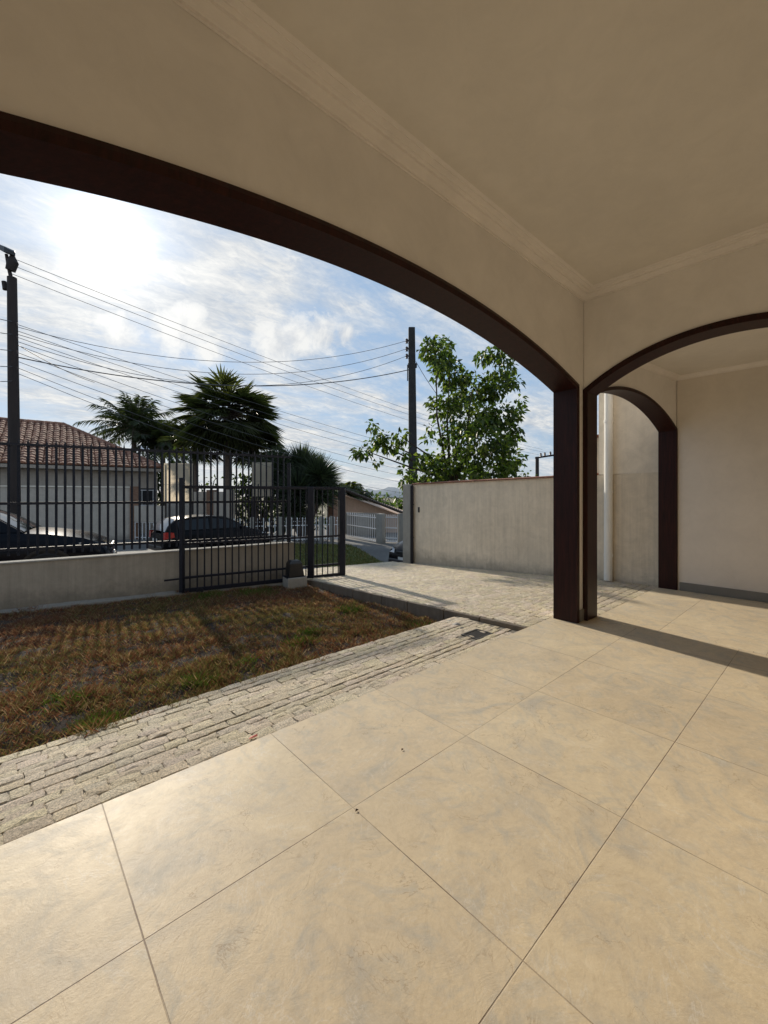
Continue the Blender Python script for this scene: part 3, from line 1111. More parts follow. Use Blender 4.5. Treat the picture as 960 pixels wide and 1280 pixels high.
for i in range(30):
    u = -3.9 + i * .25
    a, b_ = fence_pt(u, -.40, -.16), fence_pt(u + .25, -.40, -.001)
    zt = -.155 + RND.uniform(-.008, .006)
    ft.add([fence_pt(u, -.4, -.15), fence_pt(u + .249, -.4, -.15), fence_pt(u + .249, zt, -.14), fence_pt(u, zt, -.14), fence_pt(u, zt + .012, -.001), fence_pt(u + .249, zt + .012, -.001)],
           [(0, 1, 2, 3), (3, 2, 5, 4)])
ft.build('footing', M['block'], lw)

ff = thing('iron_fence', 'dark iron bar fence standing on the low grey wall', 'fence', fence_pt(0, .4, .065))
pb_ = MB()
u = -4.1
while u < 3.46:
    zt = 1.885 + RND.uniform(-.004, .004)
    zb_ = .47
    ju = RND.uniform(-.004, .004)
    pb_.bar(fence_pt(u, zb_, .065), fence_pt(u + ju, zt - .05, .065), .020)
    tip = fence_pt(u, zt + .01, .065)
    b0 = [fence_pt(u - .010, zt - .05, .055), fence_pt(u + .010, zt - .05, .055), fence_pt(u + .010, zt - .05, .075), fence_pt(u - .010, zt - .05, .075)]
    pb_.add(b0 + [tip], [(0, 1, 4), (1, 2, 4), (2, 3, 4), (3, 0, 4)])
    u += .0905
pb_.build('picket_panel', M['iron'], ff)
for z, h_ in ((1.815, .032), (1.10, .032), (.545, .032)):
    MB().bar(fence_pt(-4.15, z, .065), fence_pt(3.53, z, .065), .030, h_).build('rail', M['iron'], ff)
for u in (-3.3, 3.50):
    MB().bar(fence_pt(u, .40, .065), fence_pt(u, 1.86 if u < 3 else 1.72, .065), .052).build('post', M['iron'], ff, bevel=.003)

GO = -.13                                       # the gate runs this far in front of the low wall
sg = thing('sliding_gate', 'dark iron sliding gate standing half open in front of the low wall', 'gate', fence_pt(3, -.2, GO))
U0, U1 = 1.925, 4.355
gb = MB()
u = U0 + .10
while u < U1 - .05:
    gb.bar(fence_pt(u, -.115, GO), fence_pt(u + RND.uniform(-.004, .004), 1.44 if u < 2.02 else 1.34 + (.0 if RND.random() < .8 else .03), GO), .016)
    u += .094
gb.build('picket_panel', M['iron'], sg)
for z, h_ in ((1.315, .045), (.525, .030), (.055, .030), (-.125, .055)):
    MB().bar(fence_pt(U0, z, GO), fence_pt(U1, z, GO), .034, h_).build('rail', M['iron'], sg, bevel=.003)
MB().bar(fence_pt(U0, -.14, GO), fence_pt(U0, 1.44, GO), .075, .05).build('stile', M['iron'], sg, bevel=.004)
for u, zt in ((3.80, 1.335), (U1, 1.335)):
    MB().bar(fence_pt(u, -.14, GO), fence_pt(u, zt, GO), .10, .10).build('stile', M['iron'], sg, bevel=.006)
for u in (2.15, 3.86):
    c = fence_pt(u, -.148, GO)
    m = Matrix.Translation(c) @ Matrix.Rotation(math.atan2(FU.y, FU.x), 4, 'Z')
    b = MB().lathe((0, 0, 0), [(.012, -.03), (.045, -.03), (.05, -.012), (.04, 0), (.05, .012), (.045, .03), (.012, .03)], 18, 'y')
    b.v = [m @ p for p in b.v]
    b.build('roller', M['iron'], sg)
MB().bar(fence_pt(U0 - .22, .04, GO), fence_pt(U0 + .2, .05, GO), .022).build('latch_bar', M['iron'], sg)
MB().bar(fence_pt(U1 + .0, .62, GO - .06), fence_pt(U1 + .0, .80, GO - .06), .03, .05).build('handle', M['iron'], sg, bevel=.004)
tr = MB().bar(fence_pt(1.7, -.188, GO), fence_pt(6.1, -.215, GO), .04, .03)
tag(tr.build('gate_track', M['block']), 'pale concrete guide strip under the sliding gate', 'gate track')

bkc = fence_pt(3.455, 0, GO - .24)
cb = MB().box((bkc.x, bkc.y, -.165), (.30, .27, .27), rz=-.2)
tag(cb.build('concrete_block', M['block'], bevel=.012, seg=2), 'small pale concrete block at the lawn corner beside the sliding gate', 'block')
gm = thing('gate_motor', 'black gate motor housing sitting on the small concrete block', 'gate motor', (bkc.x, bkc.y, -.03), -.2)
MB().add([(-.12, -.10, .0), (.12, -.10, .0), (.12, .10, .0), (-.12, .10, .0), (-.11, -.09, .20), (.09, -.085, .20), (.09, .085, .20), (-.11, .09, .20), (-.08, -.06, .245), (.06, -.06, .245), (.06, .06, .245), (-.08, .06, .245)],
         [(3, 2, 1, 0), (0, 1, 5, 4), (1, 2, 6, 5), (2, 3, 7, 6), (3, 0, 4, 7), (4, 5, 9, 8), (5, 6, 10, 9), (6, 7, 11, 10), (7, 4, 8, 11), (8, 9, 10, 11)]).build('housing', M['black_plastic'], gm, local=True, bevel=.012, seg=2)
MB().box((0, 0, -.004), (.30, .24, .012)).build('base_plate', M['iron'], gm, local=True)
MB().lathe((-.01, .118, .10), [(.01, -.03), (.035, -.03), (.035, .015), (.01, .015)], 14, 'y').build('pinion', M['iron'], gm, local=True)

# drain grate, pebbles and scraps
dg = thing('drain_grate', 'small dark square drain grate sunk in the paver path', 'grate', (3.16, 2.24, -.060))
f = MB()
for a, b_, c, d in ((-.12, .12, -.09, -.075), (-.12, .12, .075, .09), (-.12, -.105, -.075, .075), (.105, .12, -.075, .075)):
    f.bx(a, b_, c, d, -.01, .006)
f.build('frame', M['grate'], dg, local=True)
f = MB()
for i in range(9):
    f.bx(-.098 + i * .023, -.087 + i * .023, -.0745, .0745, -.01, .002)
f.build('bars', M['grate'], dg, local=True)
for i, (px, py, s_, lb) in enumerate(((562, 776, .035, 'white pebble lying against the driveway kerb'), (571, 781, .05, 'grey stone at the lawn corner by the driveway kerb'), (578, 786, .04, 'dark stone where the paver path meets the driveway kerb'))):
    p = on_ground(px, py, -.07)
    b = MB()
    bm = bmesh.new()
    bmesh.ops.create_icosphere(bm, subdivisions=2, radius=s_)
    vs = [Vector((v.co.x * 1.3, v.co.y, v.co.z * .7)) * (1 + .25 * noise.noise(v.co * 25 + Vector((i, 0, 0)))) + Vector((p.x, p.y, -.085)) for v in bm.verts]
    b.add(vs, [[v.index for v in f_.verts] for f_ in bm.faces], True)
    bm.free()
    tag(b.build('pebble', M['pebble'] if i != 2 else M['grate']), lb, 'stone')
p = on_ground(316, 917, -.03)
b = MB().add([(p.x - .026, p.y - .006, -.046), (p.x + .022, p.y - .008, -.048), (p.x + .028, p.y + .006, -.043), (p.x - .01, p.y + .009, -.046)], [(0, 1, 2, 3)])
tag(b.build('paper_scrap', M['scrap']), 'tiny red scrap lying on the paver path', 'litter')
for i, (px, py, lb) in enumerate(((446, 1013, 'tiny brown dead leaf at the tile joint crossing nearest the path'), (503, 937, 'tiny dead leaf on the floor tiles in the middle of the porch'), (942, 815, 'tiny dark crumb on the tiles in front of the right wall'))):
    p = on_ground(px, py, .004)
    s_ = .008
    b = MB().add([(p.x - s_, p.y, .003), (p.x, p.y - s_ * .5, .006), (p.x + s_ * 1.2, p.y, .003), (p.x, p.y + s_ * .6, .009)], [(0, 1, 2), (0, 2, 3)])
    tag(b.build('dead_leaf', M['dead_leaf']), lb, 'leaf')

# ================================================================== across the street, left
hl = thing('tiled_house', 'grey rendered house with brown clay tiled hip roof behind the white garden wall', 'house', (-2, 27.5, -.85), rad(-5))
wl = MB().bx(-10.3, 8.25, -1.75, 4.5, 0, 3.40)
wl.build('wall', M['house'], hl, local=True)
EZ, RZ, EY, RY, EX, RX = 3.48, 6.20, -2.15, 4.0, 8.45, 4.15   # eave / ridge in house coordinates
rf = MB()
rf.add([(-12, EY, EZ - .02), (EX, EY, EZ - .02), (RX, RY, RZ - .03), (-12, RY, RZ - .03), (EX, 7.0, EZ - .02), (-12, 7.0, EZ - .02)],
       [(0, 1, 2, 3), (1, 4, 2), (2, 4, 5, 3), (0, 5, 4, 1)])
roof = rf.build('roof', M['panel_dark'], hl, local=True)


def tile_course(o, ax, up, w_, nx, ny, inside):
    """rows of barrel tiles on a roof plane"""
    b = MB()
    nrm = ax.cross(up).normalized()
    for j in range(ny):
        for i in range(nx):
            c = o + ax * (i + .5) * w_ + up * j * .36
            if not inside(c): continue
            jit = RND.uniform(-.012, .012)
            vs = []
            for t, lift in ((-.03, .035), (.40, 0.0)):
                for a in range(5):
                    th = math.pi * a / 4
                    vs.append(c + up * t + ax * (math.cos(th) * w_ * .52 + jit) + nrm * (math.sin(th) * w_ * .42 + lift))
            b.add(vs, [(a, a + 1, a + 6, a + 5) for a in range(4)] + [(0, 1, 2, 3, 4)], False)
    return b


up = Vector((0, RY - EY, RZ - EZ)).normalized()
tl = tile_course(Vector((-9.6, EY, EZ)), Vector((1, 0, 0)), up, .29, 63, 19, lambda c: c.x < EX - .1 - (c.y - EY) / (RY - EY) * (EX - RX) and c.y < RY - .1)
tl.build('tiles', M['tile'], roof, local=True)
rb = MB()
rp = [(-12, RY, RZ + .02), (RX, RY, RZ + .02)]
for a, b_ in ((Vector((-12, RY, RZ + .05)), Vector((RX, RY, RZ + .05))), (Vector((RX, RY, RZ + .05)), Vector((EX, EY, EZ + .06)))):
    nn = int((b_ - a).length / .4)
    for i in range(nn):
        p, q = a.lerp(b_, i / nn), a.lerp(b_, (i + 1.12) / nn)
        rb.tube([p, q], [.13, .115], 8)
rb.build('ridge', M['tile'], roof, local=True)
MB().bx(-12, EX, EY - .03, EY + .0, EZ - .18, EZ - .02).build('fascia', M['house'], hl, local=True)
wd = MB().bx(5.65, 8.15, -1.775, -1.752, 1.55, 2.42).build('window', M['panel_dark'], hl, local=True)
gr = MB()
for i in range(10):
    gr.bx(5.68 + i * .26, 5.705 + i * .26, -1.82, -1.80, 1.5, 2.35)
gr.bx(5.60, 8.2, -1.825, -1.795, 2.30, 2.335).bx(5.60, 8.2, -1.825, -1.795, 1.50, 1.535)
gr.build('grille', M['white_iron'], wd, local=True)

gw = thing('garden_wall', 'long white garden wall with pale cap across the street', 'wall', (0, 23, -.86))
a, b_ = Vector((-7.5, 24.3, 0)), Vector((4.25, 22.35, 0))
d_ = (b_ - a).normalized(); n_ = Vector((-d_.y, d_.x, 0))
ang = math.atan2(d_.y, d_.x)
mid = (a + b_) / 2
MB().box((mid.x, mid.y, .33), ((b_ - a).length, .16, 2.44), ang).build('wall', M['white_wall'], gw)
MB().box((mid.x, mid.y, 1.575), ((b_ - a).length, .24, .05), ang).build('wall_cap', M['panel'], gw)
pe = b_ + d_ * .2
MB().box((pe.x, pe.y, .36), (.40, .30, 2.5), ang).build('brick_pillar', M['brick'], gw)

# grey wall with a brick pillar between the palms' trunks
g2 = thing('grey_wall', 'low grey wall with a brick pillar behind the black hatchback', 'wall', at(265, 660, 20.5))
a, b_ = at(207, 650, 21.5), at(292, 650, 20)
d_ = (b_ - a); ang = math.atan2(d_.y, d_.x); mid = (a + b_) / 2
MB().box((mid.x, mid.y, .22), (Vector((d_.x, d_.y)).length, .15, 2.3), ang).build('wall', M['white_wall'], g2)
q = a.lerp(b_, .66)
MB().box((q.x + .06, q.y - .12, .26), (.36, .30, 2.4), ang).build('brick_pillar', M['brick'], g2)
q = a.lerp(b_, .93)
MB().box((q.x, q.y - .12, .26), (.42, .30, 2.4), ang).build('grey_pillar', M['house'], g2)
# rails of the low part in front of the house window
r2 = thing('white_railing', 'small white railing on a pale plinth beside the brick pillar of the white wall', 'railing', at(187, 670, 19))
a, b_ = at(169, 660, 19.4), at(206, 660, 19)
d_ = b_ - a; ang = math.atan2(d_.y, d_.x); mid = (a + b_) / 2
MB().box((mid.x, mid.y, .34), (d_.length, .12, .75), ang).build('plinth', M['white_wall'], r2)
b = MB()
for i in range(9):
    q = a.lerp(b_, i / 8)
    b.bar((q.x, q.y, -.85), (q.x, q.y, -.03), .03)
b.bar((a.x, a.y, -.75), (b_.x, b_.y, -.75), .03).bar((a.x, a.y, -.06), (b_.x, b_.y, -.06), .03)
b.build('picket_panel', M['white_iron'], r2)


def board(pxa, pxb, pya, pyb, d, lab):
    c = at((pxa + pxb) / 2, pyb, d)
    w = (pxb - pxa) / F * d
    z0, z1 = at(pxa, pyb, d).z, at(pxa, pya, d).z
    t = thing('pale_panel', lab, 'panel', (c.x, c.y, -.86), TH - math.pi / 2)
    MB().add([(-w / 2, 0, z0 + .86), (w / 2, 0, z0 + .86), (w / 2, 0, z1 + .86), (-w / 2, 0, z1 + .86)], [(0, 1, 2, 3)]).build('board', M['board'], t, local=True)
    b = MB()
    for s in (-1, 1):
        b.bar((s * w * .47, .06, -.05), (s * w * .47, .06, z1 + .80), .07)
    b.build('legs', M['pole'], t, local=True)
    MB().box((0, -.006, (z0 * .55 + z1 * .45) + .86), (w, .006, .015)).build('joint_strip', M['house'], t, local=True)
    return t


board(205, 241, 579, 627.5, 19, 'wide blank cream panel raised beside the tiled roof end')
board(315, 340, 578, 620.5, 18.5, 'narrow blank pinkish panel raised between the palms')

# ================================================================== across the street, right
hr = thing('salmon_house', 'salmon gabled house with dark sloping roof edge behind white gates', 'house', at(470, 660, 22))


def wall_strip(b, a, c, za0, za1, zc0, zc1, th):
    """upright wall between plan points a and c with its own heights at both ends"""
    d = Vector((c.x - a.x, c.y - a.y, 0)).normalized()
    n = Vector((-d.y, d.x, 0)) * th
    a0, c0 = Vector((a.x, a.y, 0)), Vector((c.x, c.y, 0))
    vs = []
    for o_ in (Vector(), n):
        vs += [a0 + o_ + Vector((0, 0, za0)), c0 + o_ + Vector((0, 0, zc0)), c0 + o_ + Vector((0, 0, zc1)), a0 + o_ + Vector((0, 0, za1))]
    return b.add(vs, [(0, 1, 2, 3), (7, 6, 5, 4), (0, 4, 5, 1), (1, 5, 6, 2), (2, 6, 7, 3), (3, 7, 4, 0)])


ga, gc = at(424, 640, 23.5), at(512, 640, 23.0)
wall_strip(MB(), ga, gc, -.9, at(424, 617, 23.5).z, -.9, at(512, 648, 23).z, 5).build('wall', M['salmon'], hr)
ra, rc = at(424, 610, 23.2), at(514, 645.5, 22.7)
d = Vector((rc.x - ra.x, rc.y - ra.y, 0)).normalized()
n = Vector((-d.y, d.x, 0))
b = MB()
vs = []
for o_ in (-.35, .7):
    for p in (ra, rc):
        for dz in (-.04, .05):
            vs.append(p + n * o_ + Vector((0, 0, dz)))
b.add(vs, [(0, 2, 3, 1), (4, 5, 7, 6), (0, 1, 5, 4), (2, 6, 7, 3), (1, 3, 7, 5), (0, 4, 6, 2)])
b.build('roof', M['bark'], hr)
b = MB()
for i in range(34):
    t = i / 33
    p = ra.lerp(rc, t)
    b.tube([p + n * -.42 + Vector((0, 0, .05)), p + n * .4 + Vector((0, 0, .05))], .05, 6)
b.build('verge_tiles', M['bark'], hr)
p0 = at(416, 640, 20.5)
tag(MB().box((p0.x, p0.y, .2), (.34, .34, 2.15), .3).build('brick_post', M['brick']), 'tall brown brick post left of the salmon house gate', 'post')

GZ = -.87
wg = thing('white_gate', 'white metal driveway gate with spear bars before the salmon house', 'gate', at(455, 676, 18.5))
a, b_ = at(434, 670, 20.6), at(471, 679, 17.95)
b = MB()
nn = 15
for i in range(nn + 1):
    q = a.lerp(b_, i / nn)
    b.bar((q.x, q.y, GZ + .06), (q.x, q.y, GZ + 1.16), .022)
    b.add([(q.x - .03, q.y, GZ + 1.16), (q.x + .03, q.y, GZ + 1.16), (q.x, q.y + .01, GZ + 1.26)], [(0, 1, 2)])
b.build('picket_panel', M['white_iron'], wg)
for z in (.10, .62, 1.10):
    MB().bar((a.x, a.y, GZ + z), (b_.x, b_.y, GZ + z), .035).build('rail', M['white_iron'], wg)
p0 = at(476, 678, 18)
tag(MB().box((p0.x, p0.y, GZ + .62), (.32, .3, 1.3), .3).build('gate_pillar', M['block'], bevel=.01), 'grey gate pillar between the two white gates of the salmon house', 'pillar')
wg2 = thing('white_gate', 'narrow white pedestrian gate right of the grey gate pillar', 'gate', at(489, 677, 18))
a, b_ = at(481, 677, 18.1), at(496.5, 677, 17.9)
b = MB()
for i in range(7):
    q = a.lerp(b_, i / 6)
    b.bar((q.x, q.y, GZ + .05), (q.x, q.y, GZ + 1.18), .026)
    b.add([(q.x - .03, q.y, GZ + 1.18), (q.x + .03, q.y, GZ + 1.18), (q.x, q.y + .01, GZ + 1.27)], [(0, 1, 2)])
b.build('picket_panel', M['white_iron'], wg2)
for z in (.08, .22, .66, 1.12):
    MB().bar((a.x, a.y, GZ + z), (b_.x, b_.y, GZ + z), .04).build('rail', M['white_iron'], wg2)
a, b_ = at(497.5, 676, 18), at(560, 676, 18)
gy = MB()
wall_strip(gy, a, b_, GZ - .05, GZ + 1.28, GZ - .05, GZ + 1.28, .15)
tag(gy.build('grey_wall', M['block']), 'grey wall right of the narrow white gate', 'wall')
# wall under the gable behind the gates
a, b_ = at(432, 660, 22), at(476, 660, 21)
gy = MB()
wall_strip(gy, a, b_, GZ, .30, GZ, .28, .15)
tag(gy.build('courtyard_wall', M['block']), 'grey courtyard wall under the salmon gable behind the white gate', 'wall')

pk = thing('white_picket_fence', 'low white metal picket fence in front of the bushy palm', 'fence', at(350, 676, 17.5))
a, b_ = at(289, 676, 17.2), at(428, 676, 18.6)
b = MB()
nn = 40
for i in range(nn + 1):
    q = a.lerp(b_, i / nn)
    b.bar((q.x, q.y, -.78), (q.x, q.y, .18), .026)
    if i % 2 == 0:
        b.box((q.x, q.y, .07), (.10, .03, .03), TH - math.pi / 2)
    b.add([(q.x - .03, q.y, .18), (q.x + .03, q.y, .18), (q.x, q.y + .01, .26)], [(0, 1, 2)])
b.build('picket_panel', M['white_iron'], pk)
for z in (-.70, -.1):
    MB().bar((a.x, a.y, z), (b_.x, b_.y, z), .035).build('rail', M['white_iron'], pk)
for t in (.0, .18, .42, .50, .80, .90):
    q = a.lerp(b_, t)
    MB().box((q.x, q.y, -.30), (.16, .16, 1.15), TH).build('post', M['block'], pk)


# ================================================================== poles and cables
def insulator(b, p, s=1.0):
    b.lathe(p, [(.015 * s, -.09 * s), (.05 * s, -.08 * s), (.03 * s, -.03 * s), (.055 * s, -.02 * s), (.03 * s, .03 * s), (.05 * s, .04 * s), (.015 * s, .08 * s)], 10)


pA0, pA1 = at(19, 660, 12), at(15.0, 347, 12)
pl = thing('utility_pole', 'dark utility pole with lamp head and cable brackets before the tiled house', 'utility pole', (pA0.x, pA0.y, g(pA0.x, pA0.y)))
MB().tube([(pA0.x, pA0.y, g(pA0.x, pA0.y) - .2), pA0.lerp(pA1, .5), pA1], [.15, .135, .115], 14).build('shaft', M['pole'], pl)
b = MB()
tp = at(13, 325, 12)
b.tube([at(14.5, 350, 12), at(11, 335, 12), at(8, 318, 12)], [.05, .045, .04], 8)
b.tube([at(13, 338, 12), at(16, 328, 12), at(15.5, 320, 12)], [.12, .14, .06], 10)
b.tube([at(7, 362, 12), at(5, 352, 12)], [.07, .06], 10)
b.build('cable_head', M['pole'], pl)
h0, h1 = at(-4, 307, 12.2), at(15, 316, 11.9)
b = MB()
dd = (h1 - h0).normalized()
sd = dd.cross(Vector((0, 0, 1))).normalized()
vs = []
for t, w, hh in ((0, .04, .04), (.3, .12, .07), (.85, .13, .09), (1, .08, .06)):
    c = h0.lerp(h1, t)
    for i, j in ((-1, -1), (1, -1), (1, 1), (-1, 1)):
        vs.append(c + sd * w * i + Vector((0, 0, hh * j)))
b.add(vs, [(k * 4 + i, k * 4 + (i + 1) % 4, k * 4 + 4 + (i + 1) % 4, k * 4 + 4 + i) for k in range(3) for i in range(4)] + [(0, 1, 2, 3), (12, 13, 14, 15)])
b.build('lamp_head', M['black_plastic'], pl, bevel=.015)
HA = [405, 413, 421, 431, 440, 451, 459, 466]
for py in HA[::2]:
    b = MB()
    for s in (-1, 1):
        p = at(17 + s * 4, py, 12)
        b.bar(at(17, py, 12), p, .03)
        insulator(b, p, .6)
    b.build('bracket', M['ceramic'], pl)

pC0, pC1 = at(517, 640, 17), at(514.5, 410, 17)
pc = thing('utility_pole', 'dark square utility pole with stacked insulators beside the leafy tree', 'utility pole', (pC0.x, pC0.y, -.9))
b = MB()
vs = []
for p, w in ((Vector((pC0.x, pC0.y, -1.0)), .19), (pC1, .13)):
    for i, j in ((-1, -1), (1, -1), (1, 1), (-1, 1)):
        q = Vector((ST * i * w - CT * j * w, -CT * i * w - ST * j * w, 0))
        vs.append(p + q)
b.add(vs, [(0, 1, 5, 4), (1, 2, 6, 5), (2, 3, 7, 6), (3, 0, 4, 7), (4, 5, 6, 7), (3, 2, 1, 0)])
b.build('shaft', M['cpole'], pc, bevel=.02)
HC = [426, 436, 445]
for py in HC:
    b = MB().bar(at(514, py, 17), at(508.5, py, 17), .05)
    insulator(b, at(508.5, py, 17), 1.2)
    b.build('insulator', M['ceramic'], pc)
b = MB().bar(at(510, 457, 17), at(521, 457, 16.9), .08, .18).bar(at(509.5, 456, 17), at(509.5, 476, 17), .04)
b.build('bracket', M['cpole'], pc)

pD0, pD1 = at(671.5, 600, 40), at(671.5, 571, 40)
pd = thing('utility_pole', 'far small utility pole with a crossarm above the boundary wall', 'utility pole', (pD0.x, pD0.y, -.9))
MB().tube([(pD0.x, pD0.y, -1), pD1], [.2, .16], 10).build('shaft', M['pole'], pd)
MB().bar(at(669, 572.5, 40), at(692, 569, 40), .14, .16).build('crossarm', M['pole'], pd)
for px in (676, 681, 688):
    b = MB()
    py = 572.5 - (px - 669) * 3.5 / 23
    b.bar(at(px, py, 40), at(px, py - 3.4, 40), .12)
    insulator(b, at(px, py - 3, 40), 2.2)
    b.build('insulator', M['ceramic'], pd)


def cable(a, b_, sag, r, label, group, n=26):
    pts = []
    for i in range(n + 1):
        t = i / n
        p = a.lerp(b_, t)
        p.z -= sag * 4 * t * (1 - t)
        pts.append(p)
    o = MB().tube(pts, r, 4, True, False).build('power_cable', M['rubber'])
    return tag(o, label, 'cable', group)


ORD = ['topmost', 'second', 'third', 'fourth', 'fifth', 'sixth', 'seventh', 'eighth']
for i, py in enumerate(HC):
    cable(at(508, py, 17), at(19, 408 + i * 9, 12), .95 + .15 * i, .0085, f'{ORD[i]} of the three thin cables strung from the square pole to the left pole', 'cables between the two near poles')
cable(at(512, 462, 17), at(20, 446, 12), .75, .016, 'thick single cable running from the square pole bracket to the left pole', 'cables between the two near poles')
for i, (y0, y1) in enumerate(((322, 562), (331, 566), (342, 571))):
    cable(at(14, y0, 12), at(678 + 5 * i, y1, 40), .5 + .1 * i, .008, f'{ORD[i]} of three thin cables from the top of the left pole to the far pole', 'high cables to the far pole')
for i, py in enumerate(HA):
    cable(at(20, py, 12), at(640 + (i % 3) * 14, 588 + i * 4.2, 40), .55 + .22 * i, .008, f'{ORD[i]} of the eight low cables running from the left pole bracket away along the street', 'low cables along the street')
for i, py in enumerate((396, 412, 432, 452, 470)):
    cable(at(17, py + 6, 12), at(-120, py - 60 + i * 8, 7.5), .18, .010, f'{ORD[i]} of the five cables leaving the left pole at the picture edge', 'cables leaving the left pole')
cable(at(17, 428, 12), at(118, 478, 20), .1, .014, 'drooping service cable from the left pole down to the tiled house', 'service cables')
cable(at(520, 452, 17), at(556, 505, 16), .1, .012, 'short service cable dropping from the square pole behind the leafy tree', 'service cables')


# ================================================================== cars
def car(label, paint, loc, heading, kind, size=1.0):
    t = thing('parked_car', label, 'car', loc, heading)
    t.scale = (size, size, size)
    Lh = 2.0 if kind == 'hatch' else 2.2
    if kind == 'hatch':
        st = [(-1.99, .60, .66, .34), (-1.93, .86, .76, .28), (-1.75, .97, .82, .24), (-1.0, .97, .845, .22), (0, .955, .85, .20), (.85, .955, .845, .20), (1.25, .91, .83, .21), (1.65, .82, .80, .22), (1.90, .68, .72, .24), (1.99, .54, .62, .30)]
        gh = [(.98, .945, .74), (.66, 1.17, .66), (.22, 1.37, .585), (-.35, 1.445, .575), (-1.05, 1.425, .575), (-1.55, 1.345, .57), (-1.80, 1.13, .63), (-1.91, .955, .70)]
        pill, wx = -.42, (1.22, -1.22)
    else:
        st = [(-2.19, .60, .66, .36), (-2.12, .92, .76, .30), (-1.9, 1.0, .82, .25), (-1.1, .99, .865, .22), (0, .96, .87, .20), (.85, .965, .865, .20), (1.3, .93, .85, .21), (1.8, .84, .82, .22), (2.08, .71, .74, .24), (2.19, .56, .62, .30)]
        gh = [(1.02, .955, .76), (.70, 1.17, .68), (.25, 1.37, .60), (-.3, 1.44, .585), (-.85, 1.40, .585), (-1.2, 1.25, .62), (-1.6, 1.0, .70)]
        pill, wx = -.30, (1.33, -1.30)
    ring = lambda x, zt, hw, zb: [(x, -hw * .80, zb), (x, -hw * .97, zb + (zt - zb) * .18), (x, -hw, zb + (zt - zb) * .5), (x, -hw * .975, zb + (zt - zb) * .80), (x, -hw * .88, zt - .015), (x, -hw * .5, zt + .012), (x, 0, zt + .022),
                                  (x, hw * .5, zt + .012), (x, hw * .88, zt - .015), (x, hw * .975, zb + (zt - zb) * .80), (x, hw, zb + (zt - zb) * .5), (x, hw * .97, zb + (zt - zb) * .18), (x, hw * .80, zb)]
    b = MB()
    vs, fs = [], []
    for s in st: vs += ring(*s)
    m = 13
    for i in range(len(st) - 1):
        for k in range(m):
            fs.append((i * m + k, i * m + (k + 1) % m, (i + 1) * m + (k + 1) % m, (i + 1) * m + k))
    fs += [tuple(range(m)), tuple((len(st) - 1) * m + k for k in range(m))]
    b.add(vs, fs, True)
    vs, fs = [], []
    for x, z, w in gh:
        vs += [(x, -w, z), (x, -w * .6, z + .02), (x, 0, z + .028), (x, w * .6, z + .02), (x, w, z)]
    for i in range(len(gh) - 1):
        for k in range(4):
            fs.append((i * 5 + k, i * 5 + k + 1, i * 5 + k + 6, i * 5 + k + 5))
    for k in (0, 4):
        fs.append(tuple(i * 5 + k for i in range(len(gh))))
    b.add(vs, fs, True)
    b.build('body', paint, t, local=True)
    # glass: proud panels on the cabin
    def strip(i0, i1, inset, name, gm=None):
        (x0, z0, w0), (x1, z1, w1) = gh[i0], gh[i1]
        q = MB()
        vs = []
        idx = list(range(i0, i1 + 1)) if i1 > i0 else list(range(i1, i0 + 1))
        dirx = 1 if gh[idx[0]][0] > 0 else -1
        for i in idx:
            x, z, w = gh[i]
            f0 = .06 if i == idx[0] or i == idx[-1] else 0
            for k, dz in ((-1, .004), (-.55, .026), (0, .034), (.55, .026), (1, .004)):
                vs.append((x + dirx * .008, k * (w - inset), z + dz + .004))
        q.add(vs, [(r * 5 + k, r * 5 + k + 1, r * 5 + k + 6, r * 5 + k + 5) for r in range(len(idx) - 1) for k in range(4)], True)
        return q.build(name, gm or M['glass'], t, local=True)
    strip(0, 2, .05, 'windscreen')
    strip(len(gh) - 3, len(gh) - 1, .05, 'rear_window', M['rear_glass'])
    for s in (-1, 1):
        def gpt(x, fz):
            """point on the cabin side at length x, fz of the way up"""
            for i in range(len(gh) - 1):
                if gh[i][0] >= x >= gh[i + 1][0]:
                    f = (gh[i][0] - x) / (gh[i][0] - gh[i + 1][0])
                    zt = gh[i][1] * (1 - f) + gh[i + 1][1] * f
                    wt = gh[i][2] * (1 - f) + gh[i + 1][2] * f
                    z = .985 + (zt - .985) * fz
                    ff_ = (z - .95) / max(.05, zt - .95)
                    return (x, s * (.74 + (wt - .74) * ff_ + .012), z)
        for xa, xb in ((.72, pill + .05), (pill - .05, (-1.5 if kind == 'hatch' else -1.15))):
            xs_ = span(xb, xa, .15)
            q = MB()
            vs = []
            for x in xs_: vs += [gpt(x, .02), gpt(x, .82)]
            q.add(vs, [(i * 2, i * 2 + 2, i * 2 + 3, i * 2 + 1) for i in range(len(xs_) - 1)], True)
            q.build('side_window', M['glass'], t, local=True)
        for x in wx:
            hw = .80
            tw = MB().lathe((x, s * (hw - .03), .31), [(.20, -.11), (.29, -.11), (.315, -.07), (.315, .05), (.29, .085), (.20, .085)], 26, 'y')
            whl = tw.build('wheel', M['tyre'], t, local=True)
            rm = MB().lathe((x, s * (hw - .02), .31), [(.205, -.05), (.205, .065), (.185, .07), (.18, .02), (.02, .02)], 26, 'y')
            for k in range(7):
                a = k * 2 * math.pi / 7
                c_ = Vector((x, s * (hw + .035), .31))
                rm.bar(c_ + Vector((.03 * math.cos(a), 0, .03 * math.sin(a))), c_ + Vector((.19 * math.cos(a), 0, .19 * math.sin(a))), .04, .03)
            rm.lathe((x, s * (hw + .03), .31), [(.05, -.02), (.05, .025), (.01, .03)], 12, 'y')
            rm.build('rim', M['rim'], whl, local=True)
            ar = MB().lathe((x, s * (hw + .01), .33), [(.36, -.05), (.37, .036), (.335, .04), (.33, -.05)], 26, 'y')
            ar.build('wheel_arch', M['black_plastic'], t, local=True)
        fx = st[-2][0]
